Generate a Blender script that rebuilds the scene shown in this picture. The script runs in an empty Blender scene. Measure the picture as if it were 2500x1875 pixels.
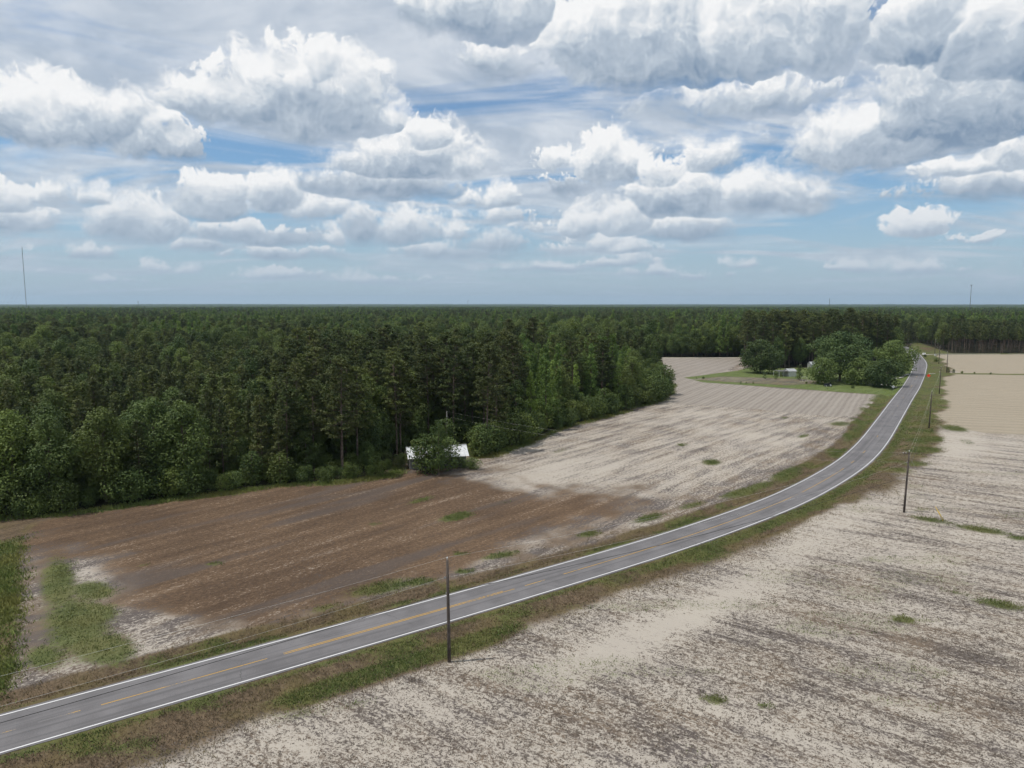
import bpy, bmesh, math, random
import numpy as np
from mathutils import Vector, Matrix

# ------------------------------------------------------------------ camera
scene = bpy.context.scene
H = 35.0                                   # camera height above the fields, metres
PITCH = math.atan((937.5 - 742.0) / 1736.0)
cam_d = bpy.data.cameras.new('camera'); cam = bpy.data.objects.new('camera', cam_d)
scene.collection.objects.link(cam)
cam_d.sensor_width = 36.0; cam_d.sensor_fit = 'HORIZONTAL'
cam_d.lens = 36.0 * 1736.0 / 2500.0
cam_d.clip_start = 0.5; cam_d.clip_end = 60000.0
cam.location = (0, 0, H); cam.rotation_euler = (math.pi / 2 - PITCH, 0, 0)
scene.camera = cam
scene.view_settings.view_transform = 'Standard'; scene.view_settings.look = 'None'
scene.view_settings.exposure = 0.0; scene.view_settings.gamma = 1.0
scene.view_settings.use_curve_mapping = False
scene.cycles.use_denoising = True
scene.cycles.max_bounces = 6; scene.cycles.diffuse_bounces = 3; scene.cycles.glossy_bounces = 2
scene.cycles.transmission_bounces = 3; scene.cycles.transparent_max_bounces = 4
scene.cycles.volume_bounces = 0
scene.cycles.use_adaptive_sampling = True; scene.cycles.adaptive_threshold = 0.02; scene.cycles.adaptive_min_samples = 6

# ------------------------------------------------------------------ node helper
class NT:
    def __init__(s, tree): s.t = tree; s.n = tree.nodes; s.l = tree.links
    def node(s, typ, **kw):
        n = s.n.new(typ)
        for k, v in kw.items(): setattr(n, k, v)
        return n
    def put(s, sock, v):
        if isinstance(v, bpy.types.NodeSocket): s.l.new(v, sock)
        elif v is not None:
            if hasattr(sock.default_value, '__len__') and not hasattr(v, '__len__'): v = (v,) * len(sock.default_value)
            elif hasattr(v, '__len__') and len(sock.default_value) == 4 and len(v) == 3: v = (*v, 1)
            sock.default_value = v
    def m(s, op, a, b=None, c=None, clamp=False):
        n = s.n.new('ShaderNodeMath'); n.operation = op; n.use_clamp = clamp
        for i, v in enumerate((a, b, c)):
            if v is not None: s.put(n.inputs[i], v)
        return n.outputs[0]
    def v(s, op, a, b=None, c=None, out=0):
        n = s.n.new('ShaderNodeVectorMath'); n.operation = op
        for i, x in enumerate((a, b, c)):
            if x is not None: s.put(n.inputs[i], x)
        return n.outputs[out]
    def scale(s, a, f):
        n = s.n.new('ShaderNodeVectorMath'); n.operation = 'SCALE'
        s.put(n.inputs[0], a); s.put(n.inputs[3], f); return n.outputs[0]
    def xyz(s, x, y, z=0.0):
        n = s.n.new('ShaderNodeCombineXYZ')
        for i, q in enumerate((x, y, z)): s.put(n.inputs[i], q)
        return n.outputs[0]
    def sep(s, a):
        n = s.n.new('ShaderNodeSeparateXYZ'); s.put(n.inputs[0], a); return n.outputs
    def mix(s, f, a, b, typ='MIX'):
        n = s.n.new('ShaderNodeMix'); n.data_type = 'RGBA'; n.blend_type = typ
        s.put(n.inputs[0], f); s.put(n.inputs[6], a); s.put(n.inputs[7], b); return n.outputs[2]
    def ss(s, x, lo, hi, a=0.0, b=1.0, lin=False):
        n = s.n.new('ShaderNodeMapRange'); n.interpolation_type = 'LINEAR' if lin else 'SMOOTHSTEP'
        for i, q in enumerate((x, lo, hi, a, b)): s.put(n.inputs[i], q)
        return n.outputs[0]
    def noise(s, vec, scale, detail=4, rough=0.5, dist=0.0, col=False, dim='3D'):
        n = s.n.new('ShaderNodeTexNoise'); n.noise_dimensions = dim
        s.put(n.inputs['Vector'], vec); s.put(n.inputs['Scale'], scale); s.put(n.inputs['Detail'], detail)
        s.put(n.inputs['Roughness'], rough); s.put(n.inputs['Distortion'], dist)
        return n.outputs[1] if col else n.outputs[0]
    def voro(s, vec, scale, detail=0, rough=0.5, feature='F1', smooth=0.3, dim='2D'):
        n = s.n.new('ShaderNodeTexVoronoi'); n.voronoi_dimensions = dim; n.feature = feature; n.normalize = True
        s.put(n.inputs['Vector'], vec); s.put(n.inputs['Scale'], scale); s.put(n.inputs['Detail'], detail)
        s.put(n.inputs['Roughness'], rough)
        if 'Smoothness' in n.inputs: s.put(n.inputs['Smoothness'], smooth)
        return n.outputs[0]

# ------------------------------------------------------------------ sun and sky
SUN_EL, SUN_AZ = math.radians(66), math.radians(-100)     # azimuth clockwise from the view direction
SUN_DIR = Vector((math.sin(SUN_AZ) * math.cos(SUN_EL), math.cos(SUN_AZ) * math.cos(SUN_EL), math.sin(SUN_EL)))
sun_d = bpy.data.lights.new('sun', 'SUN'); sun = bpy.data.objects.new('sun', sun_d)
scene.collection.objects.link(sun)
sun_d.energy = 3.2; sun_d.angle = math.radians(0.6); sun_d.color = (1.0, 0.95, 0.88)
sun.rotation_euler = (-SUN_DIR).to_track_quat('-Z', 'Y').to_euler()

# cumulus in the picture: x, base y, half width, top y in a 2212 x 1659 survey of the sky
CLOUDS = [(120, 318, 240, 168, .06), (225, 318, 150, 185, .02), (335, 352, 125, 240), (30, 305, 180, 178, .06), (640, 305, 215, 95, .0), (625, 205, 85, 84, .1), (690, 215, 90, 92, .06), (440, 262, 80, 152, .05), (520, 285, 130, 150, .02), (770, 292, 95, 185, -.05), (830, 285, 50, 215, .05),
          (880, 398, 160, 275), (925, 335, 55, 245, .12), (985, 388, 70, 320, .05), (775, 375, 65, 308, .1), (820, 432, 200, 370, -.22), (1045, 455, 78, 402, .05), (1030, 92, 140, -30, -.18), (1110, 60, 80, -40, -.05), (1090, 155, 70, 100, -.15),
          (1260, 165, 115, -40, .08), (1420, 205, 240, -70, -.05), (1600, 180, 220, -80, .1), (1760, 165, 120, -60, .0), (1600, 248, 190, 165, -.02),
          (2060, 345, 260, 40, -.12), (2140, 230, 220, -70, -.10), (2010, 170, 140, -60, -.16), (1830, 372, 140, 195, .12), (1950, 368, 170, 230, -.05), (2170, 378, 90, 248, .15), (2080, 385, 140, 335, .2), (2200, 425, 240, 365, -.16), (2170, 205, 90, 160, .1),
          (1180, 368, 36, 294, .22), (1300, 405, 75, 268, .12), (1345, 402, 58, 305, .08), (1535, 378, 66, 286, .14), (1655, 305, 22, 266, .2), (1440, 425, 75, 325, .12), (1210, 420, 60, 370, -.2),
          (1440, 480, 110, 372, -.12), (1500, 480, 90, 360, -.02), (1660, 472, 125, 375, -.02), (1740, 440, 60, 395, .0), (1345, 512, 60, 428, .12), (1255, 512, 36, 442, .12), (1475, 525, 90, 478, -.18), (1240, 546, 130, 512, .05), (1340, 545, 60, 528, .15),
          (1975, 514, 66, 460, .16), (125, 448, 80, 390, .08), (195, 448, 45, 412, .1), (45, 503, 80, 438, -.02), (10, 470, 60, 385, .05), (330, 522, 90, 418, .02), (270, 522, 70, 435, -.02), (450, 478, 85, 368, -.02), (600, 470, 70, 378, -.02), (650, 475, 105, 420, .06),
          (560, 530, 160, 480, -.14), (790, 530, 60, 448, -.15), (880, 522, 66, 452, .14), (860, 535, 95, 470, -.1), (715, 530, 36, 490, .16), (1002, 524, 40, 484, .1), (1060, 548, 90, 500, -.14), (1085, 482, 80, 445, .05), (1148, 500, 36, 466, .18), (980, 560, 140, 525, -.15),
          (600, 562, 90, 532, -.15), (440, 540, 60, 510, -.05), (340, 588, 36, 560, .1), (395, 590, 26, 564, .12), (110, 592, 60, 572, .1), (180, 560, 70, 535, -.1), (1600, 577, 24, 562, .2), (1850, 585, 48, 562, .1), (1800, 583, 30, 570, .0), (1950, 588, 30, 570, .0), (2030, 588, 50, 568, .0), (2060, 522, 22, 508, .15), (2125, 521, 22, 507, .15),
          (620, 605, 60, 586, .05), (830, 612, 80, 592, .05), (1420, 596, 60, 575, .0), (1330, 575, 70, 556, .0), (260, 612, 50, 596, .0), (1500, 600, 60, 585, .0), (1180, 585, 60, 568, -.05)]

def img_dir(x, y):                         # survey point -> (azimuth, elevation)
    a = (x * 2500 / 2212 - 1250) / 1736.0; b = -(y * 2500 / 2212 - 937.5) / 1736.0
    d = Vector((a, math.cos(PITCH) + b * math.sin(PITCH), -math.sin(PITCH) + b * math.cos(PITCH))).normalized()
    return math.atan2(d.x, d.y), math.asin(d.z)

world = bpy.data.worlds.new('World'); scene.world = world; world.use_nodes = True
world.node_tree.nodes.clear()
W = NT(world.node_tree)

CL = []
for (x, yb, hw, yt, *br) in CLOUDS:
    a0, eb = img_dir(x, yb); a1, _ = img_dir(x + hw, yb); _, et = img_dir(x, yt)
    CL.append((a0, eb, abs(a1 - a0), et - eb, br[0] if br else 0.0))
tc = W.node('ShaderNodeTexCoord'); D = tc.outputs['Generated']
dx, dy, dz = W.sep(D)
az = W.m('ARCTAN2', dx, dy); el = W.m('ARCSINE', dz)
SKY_STRENGTH = 0.10
def unit(c): return tuple(q / SKY_STRENGTH for q in c)
sky = W.node('ShaderNodeTexSky'); sky.sky_type = 'NISHITA'; sky.sun_disc = False
sky.sun_elevation = SUN_EL; sky.sun_rotation = SUN_AZ
sky.air_density = 1.0; sky.dust_density = 0.5; sky.ozone_density = 2.0; sky.altitude = 60
HAZE_COL = unit((0.42, 0.515, 0.62))
MAIN, MDX, MDY, MAZ, MEL = W, dx, dy, az, el
def in_group(name, fn, *args):             # build a piece of the sky in a node group of its own
    global W, dx, dy, az, el, SKYC
    g = bpy.data.node_groups.new(name, 'ShaderNodeTree')
    for k in ('dx', 'dy', 'az', 'el'): g.interface.new_socket(k, in_out='INPUT', socket_type='NodeSocketFloat')
    g.interface.new_socket('sky', in_out='INPUT', socket_type='NodeSocketColor')
    g.interface.new_socket('out', in_out='OUTPUT', socket_type='NodeSocketShader')
    W = NT(g); gi = W.node('NodeGroupInput'); go = W.node('NodeGroupOutput')
    dx, dy, az, el, SKYC = gi.outputs[:5]
    W.l.new(fn(*args), go.inputs[0])
    W, dx, dy, az, el = MAIN, MDX, MDY, MAZ, MEL
    n = W.node('ShaderNodeGroup'); n.node_tree = g
    for i, q in enumerate((dx, dy, az, el, sky.outputs[0])): W.l.new(q, n.inputs[i])
    return n.outputs[0]
def finish(veil, vcol, alpha=None, ccol=None):
    base = W.mix(1.0, SKYC, (0.70, 0.96, 1.12), 'MULTIPLY')
    base = W.mix(0.14, base, unit((0.42, 0.53, 0.66)))
    base = W.mix(veil, base, vcol)
    if alpha is not None: base = W.mix(alpha, base, ccol)
    base = W.mix(W.ss(el, -0.02, 0.18, 0.88, 0.0), base, HAZE_COL)
    bg = W.node('ShaderNodeBackground'); W.put(bg.inputs[0], base); bg.inputs[1].default_value = SKY_STRENGTH
    return bg.outputs[0]
def veil_layer(simple=False):
    inv = W.m('DIVIDE', 1.0, W.m('ADD', W.m('MAXIMUM', el, 0.0), 0.12))
    PL = W.xyz(W.m('MULTIPLY', dx, inv), W.m('MULTIPLY', dy, inv))
    vn = W.noise(W.v('MULTIPLY', PL, (0.55, 1.0, 1)), 1.5, 3 if simple else 6, 0.60, 0.6, dim='2D')
    veil = W.ss(W.m('ADD', vn, W.ss(el, 0.02, 0.38, -0.035, 0.16, lin=True)), 0.40, 0.66, 0.0, 0.88)
    vt = W.noise(PL, 2.6, 3 if simple else 6, 0.6, 0.3, dim='2D')
    return veil, W.mix(W.ss(vt, 0.30, 0.70), unit((0.46, 0.53, 0.62)), unit((0.72, 0.76, 0.81))), PL
def sky_plain():                           # away from the picture the same broken cover goes on
    veil, vcol, PL = veil_layer(True)
    cn = W.noise(PL, 1.1, 4, 0.55, dim='2D')
    al = W.ss(cn, 0.50, 0.56)
    return finish(veil, vcol, al, W.mix(W.ss(cn, 0.52, 0.72), unit((0.80, 0.82, 0.85)), unit((0.42, 0.48, 0.57))))
def sky_detail(A0, A1, E0, E1):
    sub = [c for c in CL if c[0] + c[2] > A0 - 0.13 and c[0] - c[2] < A1 + 0.13 and c[1] + c[3] > E0 - 0.11 and c[1] < E1 + 0.11]
    AE = W.xyz(az, el)
    amp = W.ss(el, 0.0, 0.30, 0.28, 1.0, lin=True)
    wp = W.v('MULTIPLY_ADD', W.v('SUBTRACT', W.noise(AE, 9.0, 3, 0.55, col=True, dim='2D'), (0.5, 0.5, 0.5)),
             W.xyz(W.m('MULTIPLY', amp, 0.060), W.m('MULTIPLY', amp, 0.042)), AE)
    wp = W.v('MULTIPLY_ADD', W.v('SUBTRACT', W.noise(AE, 38.0, 3, 0.6, col=True, dim='2D'), (0.5, 0.5, 0.5)),
             W.xyz(W.m('MULTIPLY', amp, 0.017), W.m('MULTIPLY', amp, 0.014)), wp)
    def field(V):                          # distance into the nearest cloud, and how high in that cloud we are
        F = T = None
        for (a0, eb, w, h, br) in sub:
            hu = 0.68 * h; ec = eb + 0.32 * h
            p = W.v('MULTIPLY_ADD', V, (1 / w, 1 / hu, 0), (-a0 / w, -ec / hu, 0))
            ln = W.v('LENGTH', W.v('MAXIMUM', p, W.v('MULTIPLY', p, (-1, -2.2, 0))), out=1)
            s = min(hu, w)
            f = W.m('MULTIPLY_ADD', ln, -s, s)
            t = W.m('ADD', W.v('DOT_PRODUCT', p, (-0.10, 0.68, 0), out=1), 0.32 + br)
            if F is None: F, T = f, t
            else:
                mx = W.node('ShaderNodeMix'); mx.data_type = 'FLOAT'
                W.put(mx.inputs[0], W.ss(W.m('SUBTRACT', f, F), -0.004, 0.004, lin=True)); W.put(mx.inputs[2], T); W.put(mx.inputs[3], t); T = mx.outputs[0]
                F = W.m('MAXIMUM', F, f)
        return (F, T) if F is not None else (W.m('ADD', -0.2, 0.0), W.m('ADD', 0.5, 0.0))
    def rough(V):
        d = W.m('MULTIPLY', W.m('SUBTRACT', W.noise(V, 15.0, 4, 0.55, dim='2D'), 0.51), 0.095)
        d = W.m('MULTIPLY_ADD', W.m('SUBTRACT', 0.40, W.voro(V, 23.0, 3.0, 0.66, 'F1')), 0.082, d)
        return W.m('MULTIPLY_ADD', W.m('SUBTRACT', W.noise(V, 90.0, 3, 0.62, dim='2D'), 0.5), 0.030, d)
    F, T = field(wp)
    r0 = rough(wp); r1 = rough(W.v('MULTIPLY_ADD', W.xyz(amp, amp), (-0.008, 0.019, 0), wp))
    relief = W.m('SUBTRACT', r0, r1)
    d0 = W.m('MULTIPLY_ADD', r0, W.m('MULTIPLY', W.m('MULTIPLY', amp, W.ss(F, -0.04, 0.005, 0.25, 1.0)), W.ss(T, 0.02, 0.30, 0.45, 1.0)), F)
    edge = W.m('MULTIPLY', amp, W.m('ADD', W.ss(W.noise(AE, 7.0, 2, dim='2D'), 0.38, 0.70, 0.007, 0.034), W.ss(T, 0.0, 0.35, 0.022, 0.0)))
    alpha = W.ss(d0, W.m('MULTIPLY', edge, -0.6), edge)
    rim = W.ss(d0, 0.0, W.m('MULTIPLY', amp, 0.05), 0.20, 0.0)
    soft = W.noise(W.v('MULTIPLY', wp, (1.0, 1.5, 0)), 13.0, 5, 0.6, dim='2D')
    lit = W.m('ADD', W.m('MULTIPLY_ADD', relief, LIT_R, LIT_0), W.m('MULTIPLY_ADD', T, LIT_B, W.m('MULTIPLY', rim, T)))
    lit = W.m('MULTIPLY_ADD', W.m('SUBTRACT', soft, 0.5), LIT_S, lit)
    veil, vcol, _ = veil_layer()
    c1 = W.mix(W.ss(lit, -0.15, 0.55, lin=True), unit((0.220, 0.305, 0.425)), unit((0.53, 0.60, 0.68)))
    c2 = W.mix(W.ss(lit, 0.50, 1.0, lin=True), c1, unit((0.93, 0.935, 0.94)))
    return finish(veil, vcol, alpha, c2)
LIT_0, LIT_R, LIT_B, LIT_S = -0.02, 9.0, 1.20, 0.45
def mixs(f, a, b):
    n = W.node('ShaderNodeMixShader'); W.put(n.inputs[0], f); W.l.new(a, n.inputs[1]); W.l.new(b, n.inputs[2]); return n.outputs[0]
EDG = [-0.80, -0.50, -0.25, 0.0, 0.25, 0.50, 0.80]
def col_bin(i):
    lo = in_group('sky_low', sky_detail, EDG[i], EDG[i + 1], -0.01, 0.14); hi = in_group('sky_high', sky_detail, EDG[i], EDG[i + 1], 0.14, 0.5)
    return mixs(W.m('GREATER_THAN', el, 0.14), lo, hi)
def tree(i, j):
    if j - i == 1: return col_bin(i)
    k = (i + j) // 2
    return mixs(W.m('GREATER_THAN', az, EDG[k]), tree(i, k), tree(k, j))
inside = W.m('MULTIPLY', W.m('LESS_THAN', W.m('ABSOLUTE', az), 0.80), W.m('MULTIPLY', W.m('GREATER_THAN', el, -0.01), W.m('LESS_THAN', el, 0.52)))
wo = W.node('ShaderNodeOutputWorld')
W.l.new(mixs(inside, in_group('sky_plain', sky_plain), tree(0, 6)), wo.inputs[0])
world.cycles.sampling_method = 'MANUAL'; world.cycles.sample_map_resolution = 512

# ------------------------------------------------------------------ helpers
rng = np.random.default_rng(11); random.seed(11)
def prop(o, label=None, cat=None, group=None, kind=None):
    if label: o['label'] = label
    if cat: o['category'] = cat
    if group: o['group'] = group
    if kind: o['kind'] = kind
    return o
def link(o, parent=None):
    scene.collection.objects.link(o)
    if parent is not None: o.parent = parent
    return o
def empty(name, loc=(0, 0, 0), rz=0.0, scale=1.0):
    o = bpy.data.objects.new(name, None); o.empty_display_size = 0.5
    o.location = loc; o.rotation_euler = (0, 0, rz); o.scale = (scale,) * 3
    return link(o)
def np_mesh(name, verts, faces, mats=(), attrs=None, fmat=None):
    me = bpy.data.meshes.new(name)
    verts = np.asarray(verts, np.float32); faces = np.asarray(faces, np.int32); k = faces.shape[1]
    me.vertices.add(len(verts)); me.vertices.foreach_set('co', verts.ravel())
    me.loops.add(faces.size); me.loops.foreach_set('vertex_index', faces.ravel())
    me.polygons.add(len(faces)); me.polygons.foreach_set('loop_start', np.arange(0, faces.size, k, dtype=np.int32))
    if fmat is not None: me.polygons.foreach_set('material_index', np.asarray(fmat, np.int32))
    for kk, a in (attrs or {}).items():
        at = me.attributes.new(kk, 'FLOAT', 'POINT'); at.data.foreach_set('value', np.asarray(a, np.float32))
    for m in mats: me.materials.append(m)
    me.update(calc_edges=True); return me
class MB:
    """collects boxes, tubes and polygons, then links them as one mesh object"""
    def __init__(s): s.v = []; s.f = []
    def add(s, vs, fs):
        b = len(s.v); s.v += [tuple(q) for q in vs]; s.f += [tuple(b + i for i in f) for f in fs]; return s
    def box(s, c, d, rz=0.0, taper=1.0):
        x, y, z = d[0] / 2, d[1] / 2, d[2] / 2; ca, sa = math.cos(rz), math.sin(rz); vs = []
        for zz, t in ((-z, 1.0), (z, taper)):
            for xx, yy in ((-x, -y), (x, -y), (x, y), (-x, y)):
                vs.append((c[0] + (xx * ca - yy * sa) * t, c[1] + (xx * sa + yy * ca) * t, c[2] + zz))
        return s.add(vs, [(3, 2, 1, 0), (4, 5, 6, 7), (0, 1, 5, 4), (1, 2, 6, 5), (2, 3, 7, 6), (3, 0, 4, 7)])
    def tube(s, pts, rad, n=8, cap=True):
        pts = [Vector(p) for p in pts]; b = len(s.v)
        rad = rad if hasattr(rad, '__len__') else [rad] * len(pts)
        for i, p in enumerate(pts):
            t = (pts[min(i + 1, len(pts) - 1)] - pts[max(i - 1, 0)]).normalized()
            u = t.orthogonal().normalized() if abs(t.z) < 0.99 else Vector((1, 0, 0)); w = t.cross(u).normalized()
            u = w.cross(t)
            for k in range(n):
                a = 2 * math.pi * k / n; s.v.append(tuple(p + (u * math.cos(a) + w * math.sin(a)) * rad[i]))
        for i in range(len(pts) - 1):
            for k in range(n):
                a0 = b + i * n + k; a1 = b + i * n + (k + 1) % n; s.f.append((a0, a1, a1 + n, a0 + n))
        if cap:
            s.f.append(tuple(b + k for k in range(n - 1, -1, -1))); s.f.append(tuple(b + (len(pts) - 1) * n + k for k in range(n)))
        return s
    def disc(s, c, r, axis, th, n=14):
        a = Vector(axis).normalized(); return s.tube([Vector(c) - a * th / 2, Vector(c) + a * th / 2], r, n)
    def build(s, name, mat, parent=None, smooth=False):
        me = bpy.data.meshes.new(name); me.from_pydata(s.v, [], s.f); me.update()
        if smooth: me.polygons.foreach_set('use_smooth', [True] * len(me.polygons))
        me.materials.append(mat); o = bpy.data.objects.new(name, me); return link(o, parent)

# survey of the photograph: a point of the 2212 x 1659 survey -> place on level ground and back
SV = 2500 / 2212
def G(x, y, z=0.0):
    a = (x * SV - 1250) / 1736.0; b = -(y * SV - 937.5) / 1736.0
    t = (z - H) / (-math.sin(PITCH) + b * math.cos(PITCH))
    return Vector((a * t, (math.cos(PITCH) + b * math.sin(PITCH)) * t, z))
def survey(X, Y):
    dpt = np.maximum(Y * math.cos(PITCH) + H * math.sin(PITCH), 1.0); up = Y * math.sin(PITCH) - H * math.cos(PITCH)
    return (1250 + 1736 * X / dpt) / SV, (937.5 - 1736 * up / dpt) / SV
def in_poly(px, py, poly):
    c = np.zeros(np.shape(px), bool); n = len(poly)
    for i in range(n):
        x0, y0 = poly[i]; x1, y1 = poly[(i + 1) % n]
        if y0 == y1: continue
        k = ((y0 > py) != (y1 > py)) & (px < (x1 - x0) * (py - y0) / (y1 - y0) + x0); c ^= k
    return c
def poly_soft(px, py, poly, soft, ys=2.5):       # 1 inside, fading over soft survey points
    d = np.full(np.shape(px), 1e9)
    for i in range(len(poly)):
        x0, y0 = poly[i]; x1, y1 = poly[(i + 1) % len(poly)]; ex, ey = x1 - x0, (y1 - y0) * ys
        t = np.clip(((px - x0) * ex + (py - y0) * ys * ey) / (ex * ex + ey * ey + 1e-9), 0, 1)
        d = np.minimum(d, np.hypot(px - x0 - t * ex, (py - y0) * ys - t * ey))
    d = np.where(in_poly(px, py, poly), d, -d)
    return np.clip(0.5 + d / (2 * soft), 0, 1)
def ell(wpx, wpy, cx, cy, rx, ry, ang=0.0):
    ca, sa = math.cos(math.radians(ang)), math.sin(math.radians(ang)); dx, dy = px - cx, py - cy
    return np.clip((1.25 - np.hypot((dx * ca + dy * sa) / rx, (-dx * sa + dy * ca) / ry)) / 0.95, 0, 1)
_lat = np.random.default_rng(5).random((256, 256))
def vnoise(x, y):
    xi = np.floor(x).astype(int); yi = np.floor(y).astype(int); fx = x - xi; fy = y - yi
    fx = fx * fx * (3 - 2 * fx); fy = fy * fy * (3 - 2 * fy)
    g = lambda a, b: _lat[a % 256, b % 256]
    return (g(xi, yi) * (1 - fx) + g(xi + 1, yi) * fx) * (1 - fy) + (g(xi, yi + 1) * (1 - fx) + g(xi + 1, yi + 1) * fx) * fy
def fbm(x, y, o=4):
    s = 0; a = 0.5; t = 0
    for k in range(o): s = s + a * vnoise(x * 2 ** k + 17.3 * k, y * 2 ** k + 5.1 * k); t += a; a *= 0.5
    return s / t

# ------------------------------------------------------------------ the road's line
_mid = [(-190, -45), (-130, -4), (-85, 27), (-62, 43), (-42.9, 56.5), (-33.3, 63.2), (-20.7, 72.0), (-9.2, 80.1), (0.7, 87.2), (18.3, 100.2), (26.0, 106.2), (42.0, 119.9),
        (54.2, 131.6), (73.1, 153.3), (86.1, 170.8), (97.5, 187.8), (107.6, 203.6), (124.6, 230.4), (148.5, 268.1), (171.3, 303.6), (185.6, 326.6),
        (206.0, 359.6), (224.0, 389.6), (248.9, 431.8), (271.0, 474.0), (290.0, 512.0), (316.0, 567.5), (334, 612), (347, 650), (356, 700), (360, 760), (358, 840)]
_mid = np.array(_mid) * (35.0 / 36.0)
def spline(P, step):
    out = []
    for i in range(1, len(P) - 2):
        p0, p1, p2, p3 = P[i - 1], P[i], P[i + 1], P[i + 2]; n = max(2, int(np.hypot(*(p2 - p1)) / step))
        for k in range(n):
            t = k / n
            out.append(0.5 * (2 * p1 + (p2 - p0) * t + (2 * p0 - 5 * p1 + 4 * p2 - p3) * t * t + (3 * p1 - p0 - 3 * p2 + p3) * t ** 3))
    return np.array(out)
RC = spline(_mid, 1.5)
for _ in range(60): RC[1:-1] = (RC[:-2] + 2 * RC[1:-1] + RC[2:]) / 4
RT = np.gradient(RC, axis=0); RT /= np.linalg.norm(RT, axis=1)[:, None]
RN = np.stack([RT[:, 1], -RT[:, 0]], 1)           # to the right
RS = np.concatenate([[0], np.cumsum(np.linalg.norm(np.diff(RC, axis=0), axis=1))])
def road_d(X, Y):                                 # signed distance from the centre line, positive on the right
    X = np.atleast_1d(np.asarray(X, float)); Y = np.atleast_1d(np.asarray(Y, float)); out = np.empty(X.shape); C = RC[::2]; Nn = RN[::2]
    for i in range(0, len(X), 20000):
        dx = X[i:i + 20000, None] - C[None, :, 0]; dy = Y[i:i + 20000, None] - C[None, :, 1]
        k = np.argmin(dx * dx + dy * dy, 1); r = np.arange(len(k))
        out[i:i + 20000] = np.sign(dx[r, k] * Nn[k, 0] + dy[r, k] * Nn[k, 1]) * np.hypot(dx[r, k], dy[r, k])
    # along the line the nearest sample is at most 1.5 m off: use the across component close by
        c = np.abs(dx[r, k] * Nn[k, 0] + dy[r, k] * Nn[k, 1]); near = np.abs(out[i:i + 20000]) < 12
        o = out[i:i + 20000]; o[near] = np.sign(o[near]) * c[near]
    return out
def zground(X, Y, s=None):
    X = np.asarray(X, float); Y = np.asarray(Y, float)
    if s is None: s = road_d(X.ravel(), Y.ravel()).reshape(X.shape)
    a = np.abs(s); dep = np.where(s < 0, 0.60, 0.42); cen = np.where(s < 0, 6.2, 6.0)
    z = -dep * np.exp(-((a - cen) / 1.15) ** 2) - 0.12 * np.clip((a - 3.2) / 2, 0, 1)
    z = z + 0.28 * (fbm(X / 23, Y / 23, 3) - 0.5) * np.clip((a - 4) / 6, 0, 1)
    return np.where(a < 3.6, np.minimum(z, -0.03), z)
def zg(x, y): return float(zground(np.array([x]), np.array([y]))[0])

# ------------------------------------------------------------------ land use, in survey points
OPEN = [(-4000, 1200), (-200, 1126), (0, 1117), (90, 1112), (200, 1098), (350, 1076), (500, 1058), (600, 1046), (720, 1038), (830, 1025), (860, 985), (930, 965), (1000, 960), (1040, 985),
        (1100, 962), (1190, 930), (1290, 901), (1420, 864), (1442, 850), (1440, 830), (1425, 800), (1380, 772), (1600, 771),
        (1606, 786), (1660, 795), (1775, 793), (1880, 786), (1955, 781), (1968, 766), (1972, 752), (1966, 736), (1990, 742), (2055, 763), (2212, 763), (4500, 763), (4500, 6000), (-4000, 6000)]
LAWN = [(1476, 815), (1595, 800), (1640, 786), (1960, 783), (1976, 790), (1958, 840), (1935, 853), (1870, 850), (1700, 838), (1520, 826)]
BROWN = [(30, 1190), (60, 1130), (200, 1080), (420, 1050), (700, 1020), (950, 1005), (1050, 1030), (1230, 1062), (1420, 1078), (1360, 1110), (1220, 1150), (1060, 1195), (930, 1250), (760, 1290), (560, 1335), (430, 1345), (320, 1290), (225, 1250), (215, 1205)]
PALEL = [(1030, 1035), (1090, 990), (1200, 935), (1330, 895), (1440, 858), (1560, 872), (1830, 900), (1790, 925), (1740, 975), (1620, 1025), (1450, 1075), (1290, 1085), (1150, 1060)]
TANL = [(1300, 760), (1640, 760), (1560, 806), (1500, 822), (1700, 840), (1900, 852), (1905, 870), (1870, 895), (1800, 900), (1620, 882), (1440, 870)]
TANR = [(2015, 804), (2300, 805), (4500, 815), (4500, 935), (2300, 940), (2130, 935), (2020, 915), (2005, 870)]
TANFAR = [(2010, 766), (4500, 764), (4500, 818), (2300, 806), (2090, 806), (2040, 798)]

# ------------------------------------------------------------------ ground mesh
ys = [-20.0]
while ys[-1] < 640: ys.append(ys[-1] + (1.6 if ys[-1] < 30 else max(0.45, 0.0075 * ys[-1])))
xs = np.arange(-190, 440, 1.0); ys = np.array(ys)
GX, GY = np.meshgrid(xs, ys); gx, gy = GX.ravel(), GY.ravel()
gs = road_d(gx, gy); gz = zground(gx, gy, gs)
px, py = survey(gx, gy)
n_big = fbm(gx / 14, gy / 14, 4); n_mid = fbm(gx / 4.0 + 40, gy / 4.0, 3); n_far = fbm(gx / 45 + 9, gy / 45 + 3, 3)
near_k = np.clip((py - 700) / 700, 0.03, 1.3)
wpx = px + near_k * (150 * (fbm(gx / 5 + 11, gy / 5 + 2, 4) - 0.5) + 120 * (fbm(gx / 16 + 71, gy / 16 + 22, 3) - 0.5)); wpy = py + near_k * (70 * (fbm(gx / 5 + 51, gy / 5 + 32, 4) - 0.5) + 40 * (fbm(gx / 16 + 21, gy / 16 + 92, 3) - 0.5))
opn = in_poly(px, py, OPEN) | (gy < 45)
lawn = poly_soft(px, py, LAWN, 2.0, 2.0) * opn
a_ = np.abs(gs)
left = gs < 0
brown = poly_soft(wpx, wpy, BROWN, 110) * left
palel = poly_soft(wpx, wpy, PALEL, 80) * left
tanl = poly_soft(px, py, TANL, 4) * left
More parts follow.
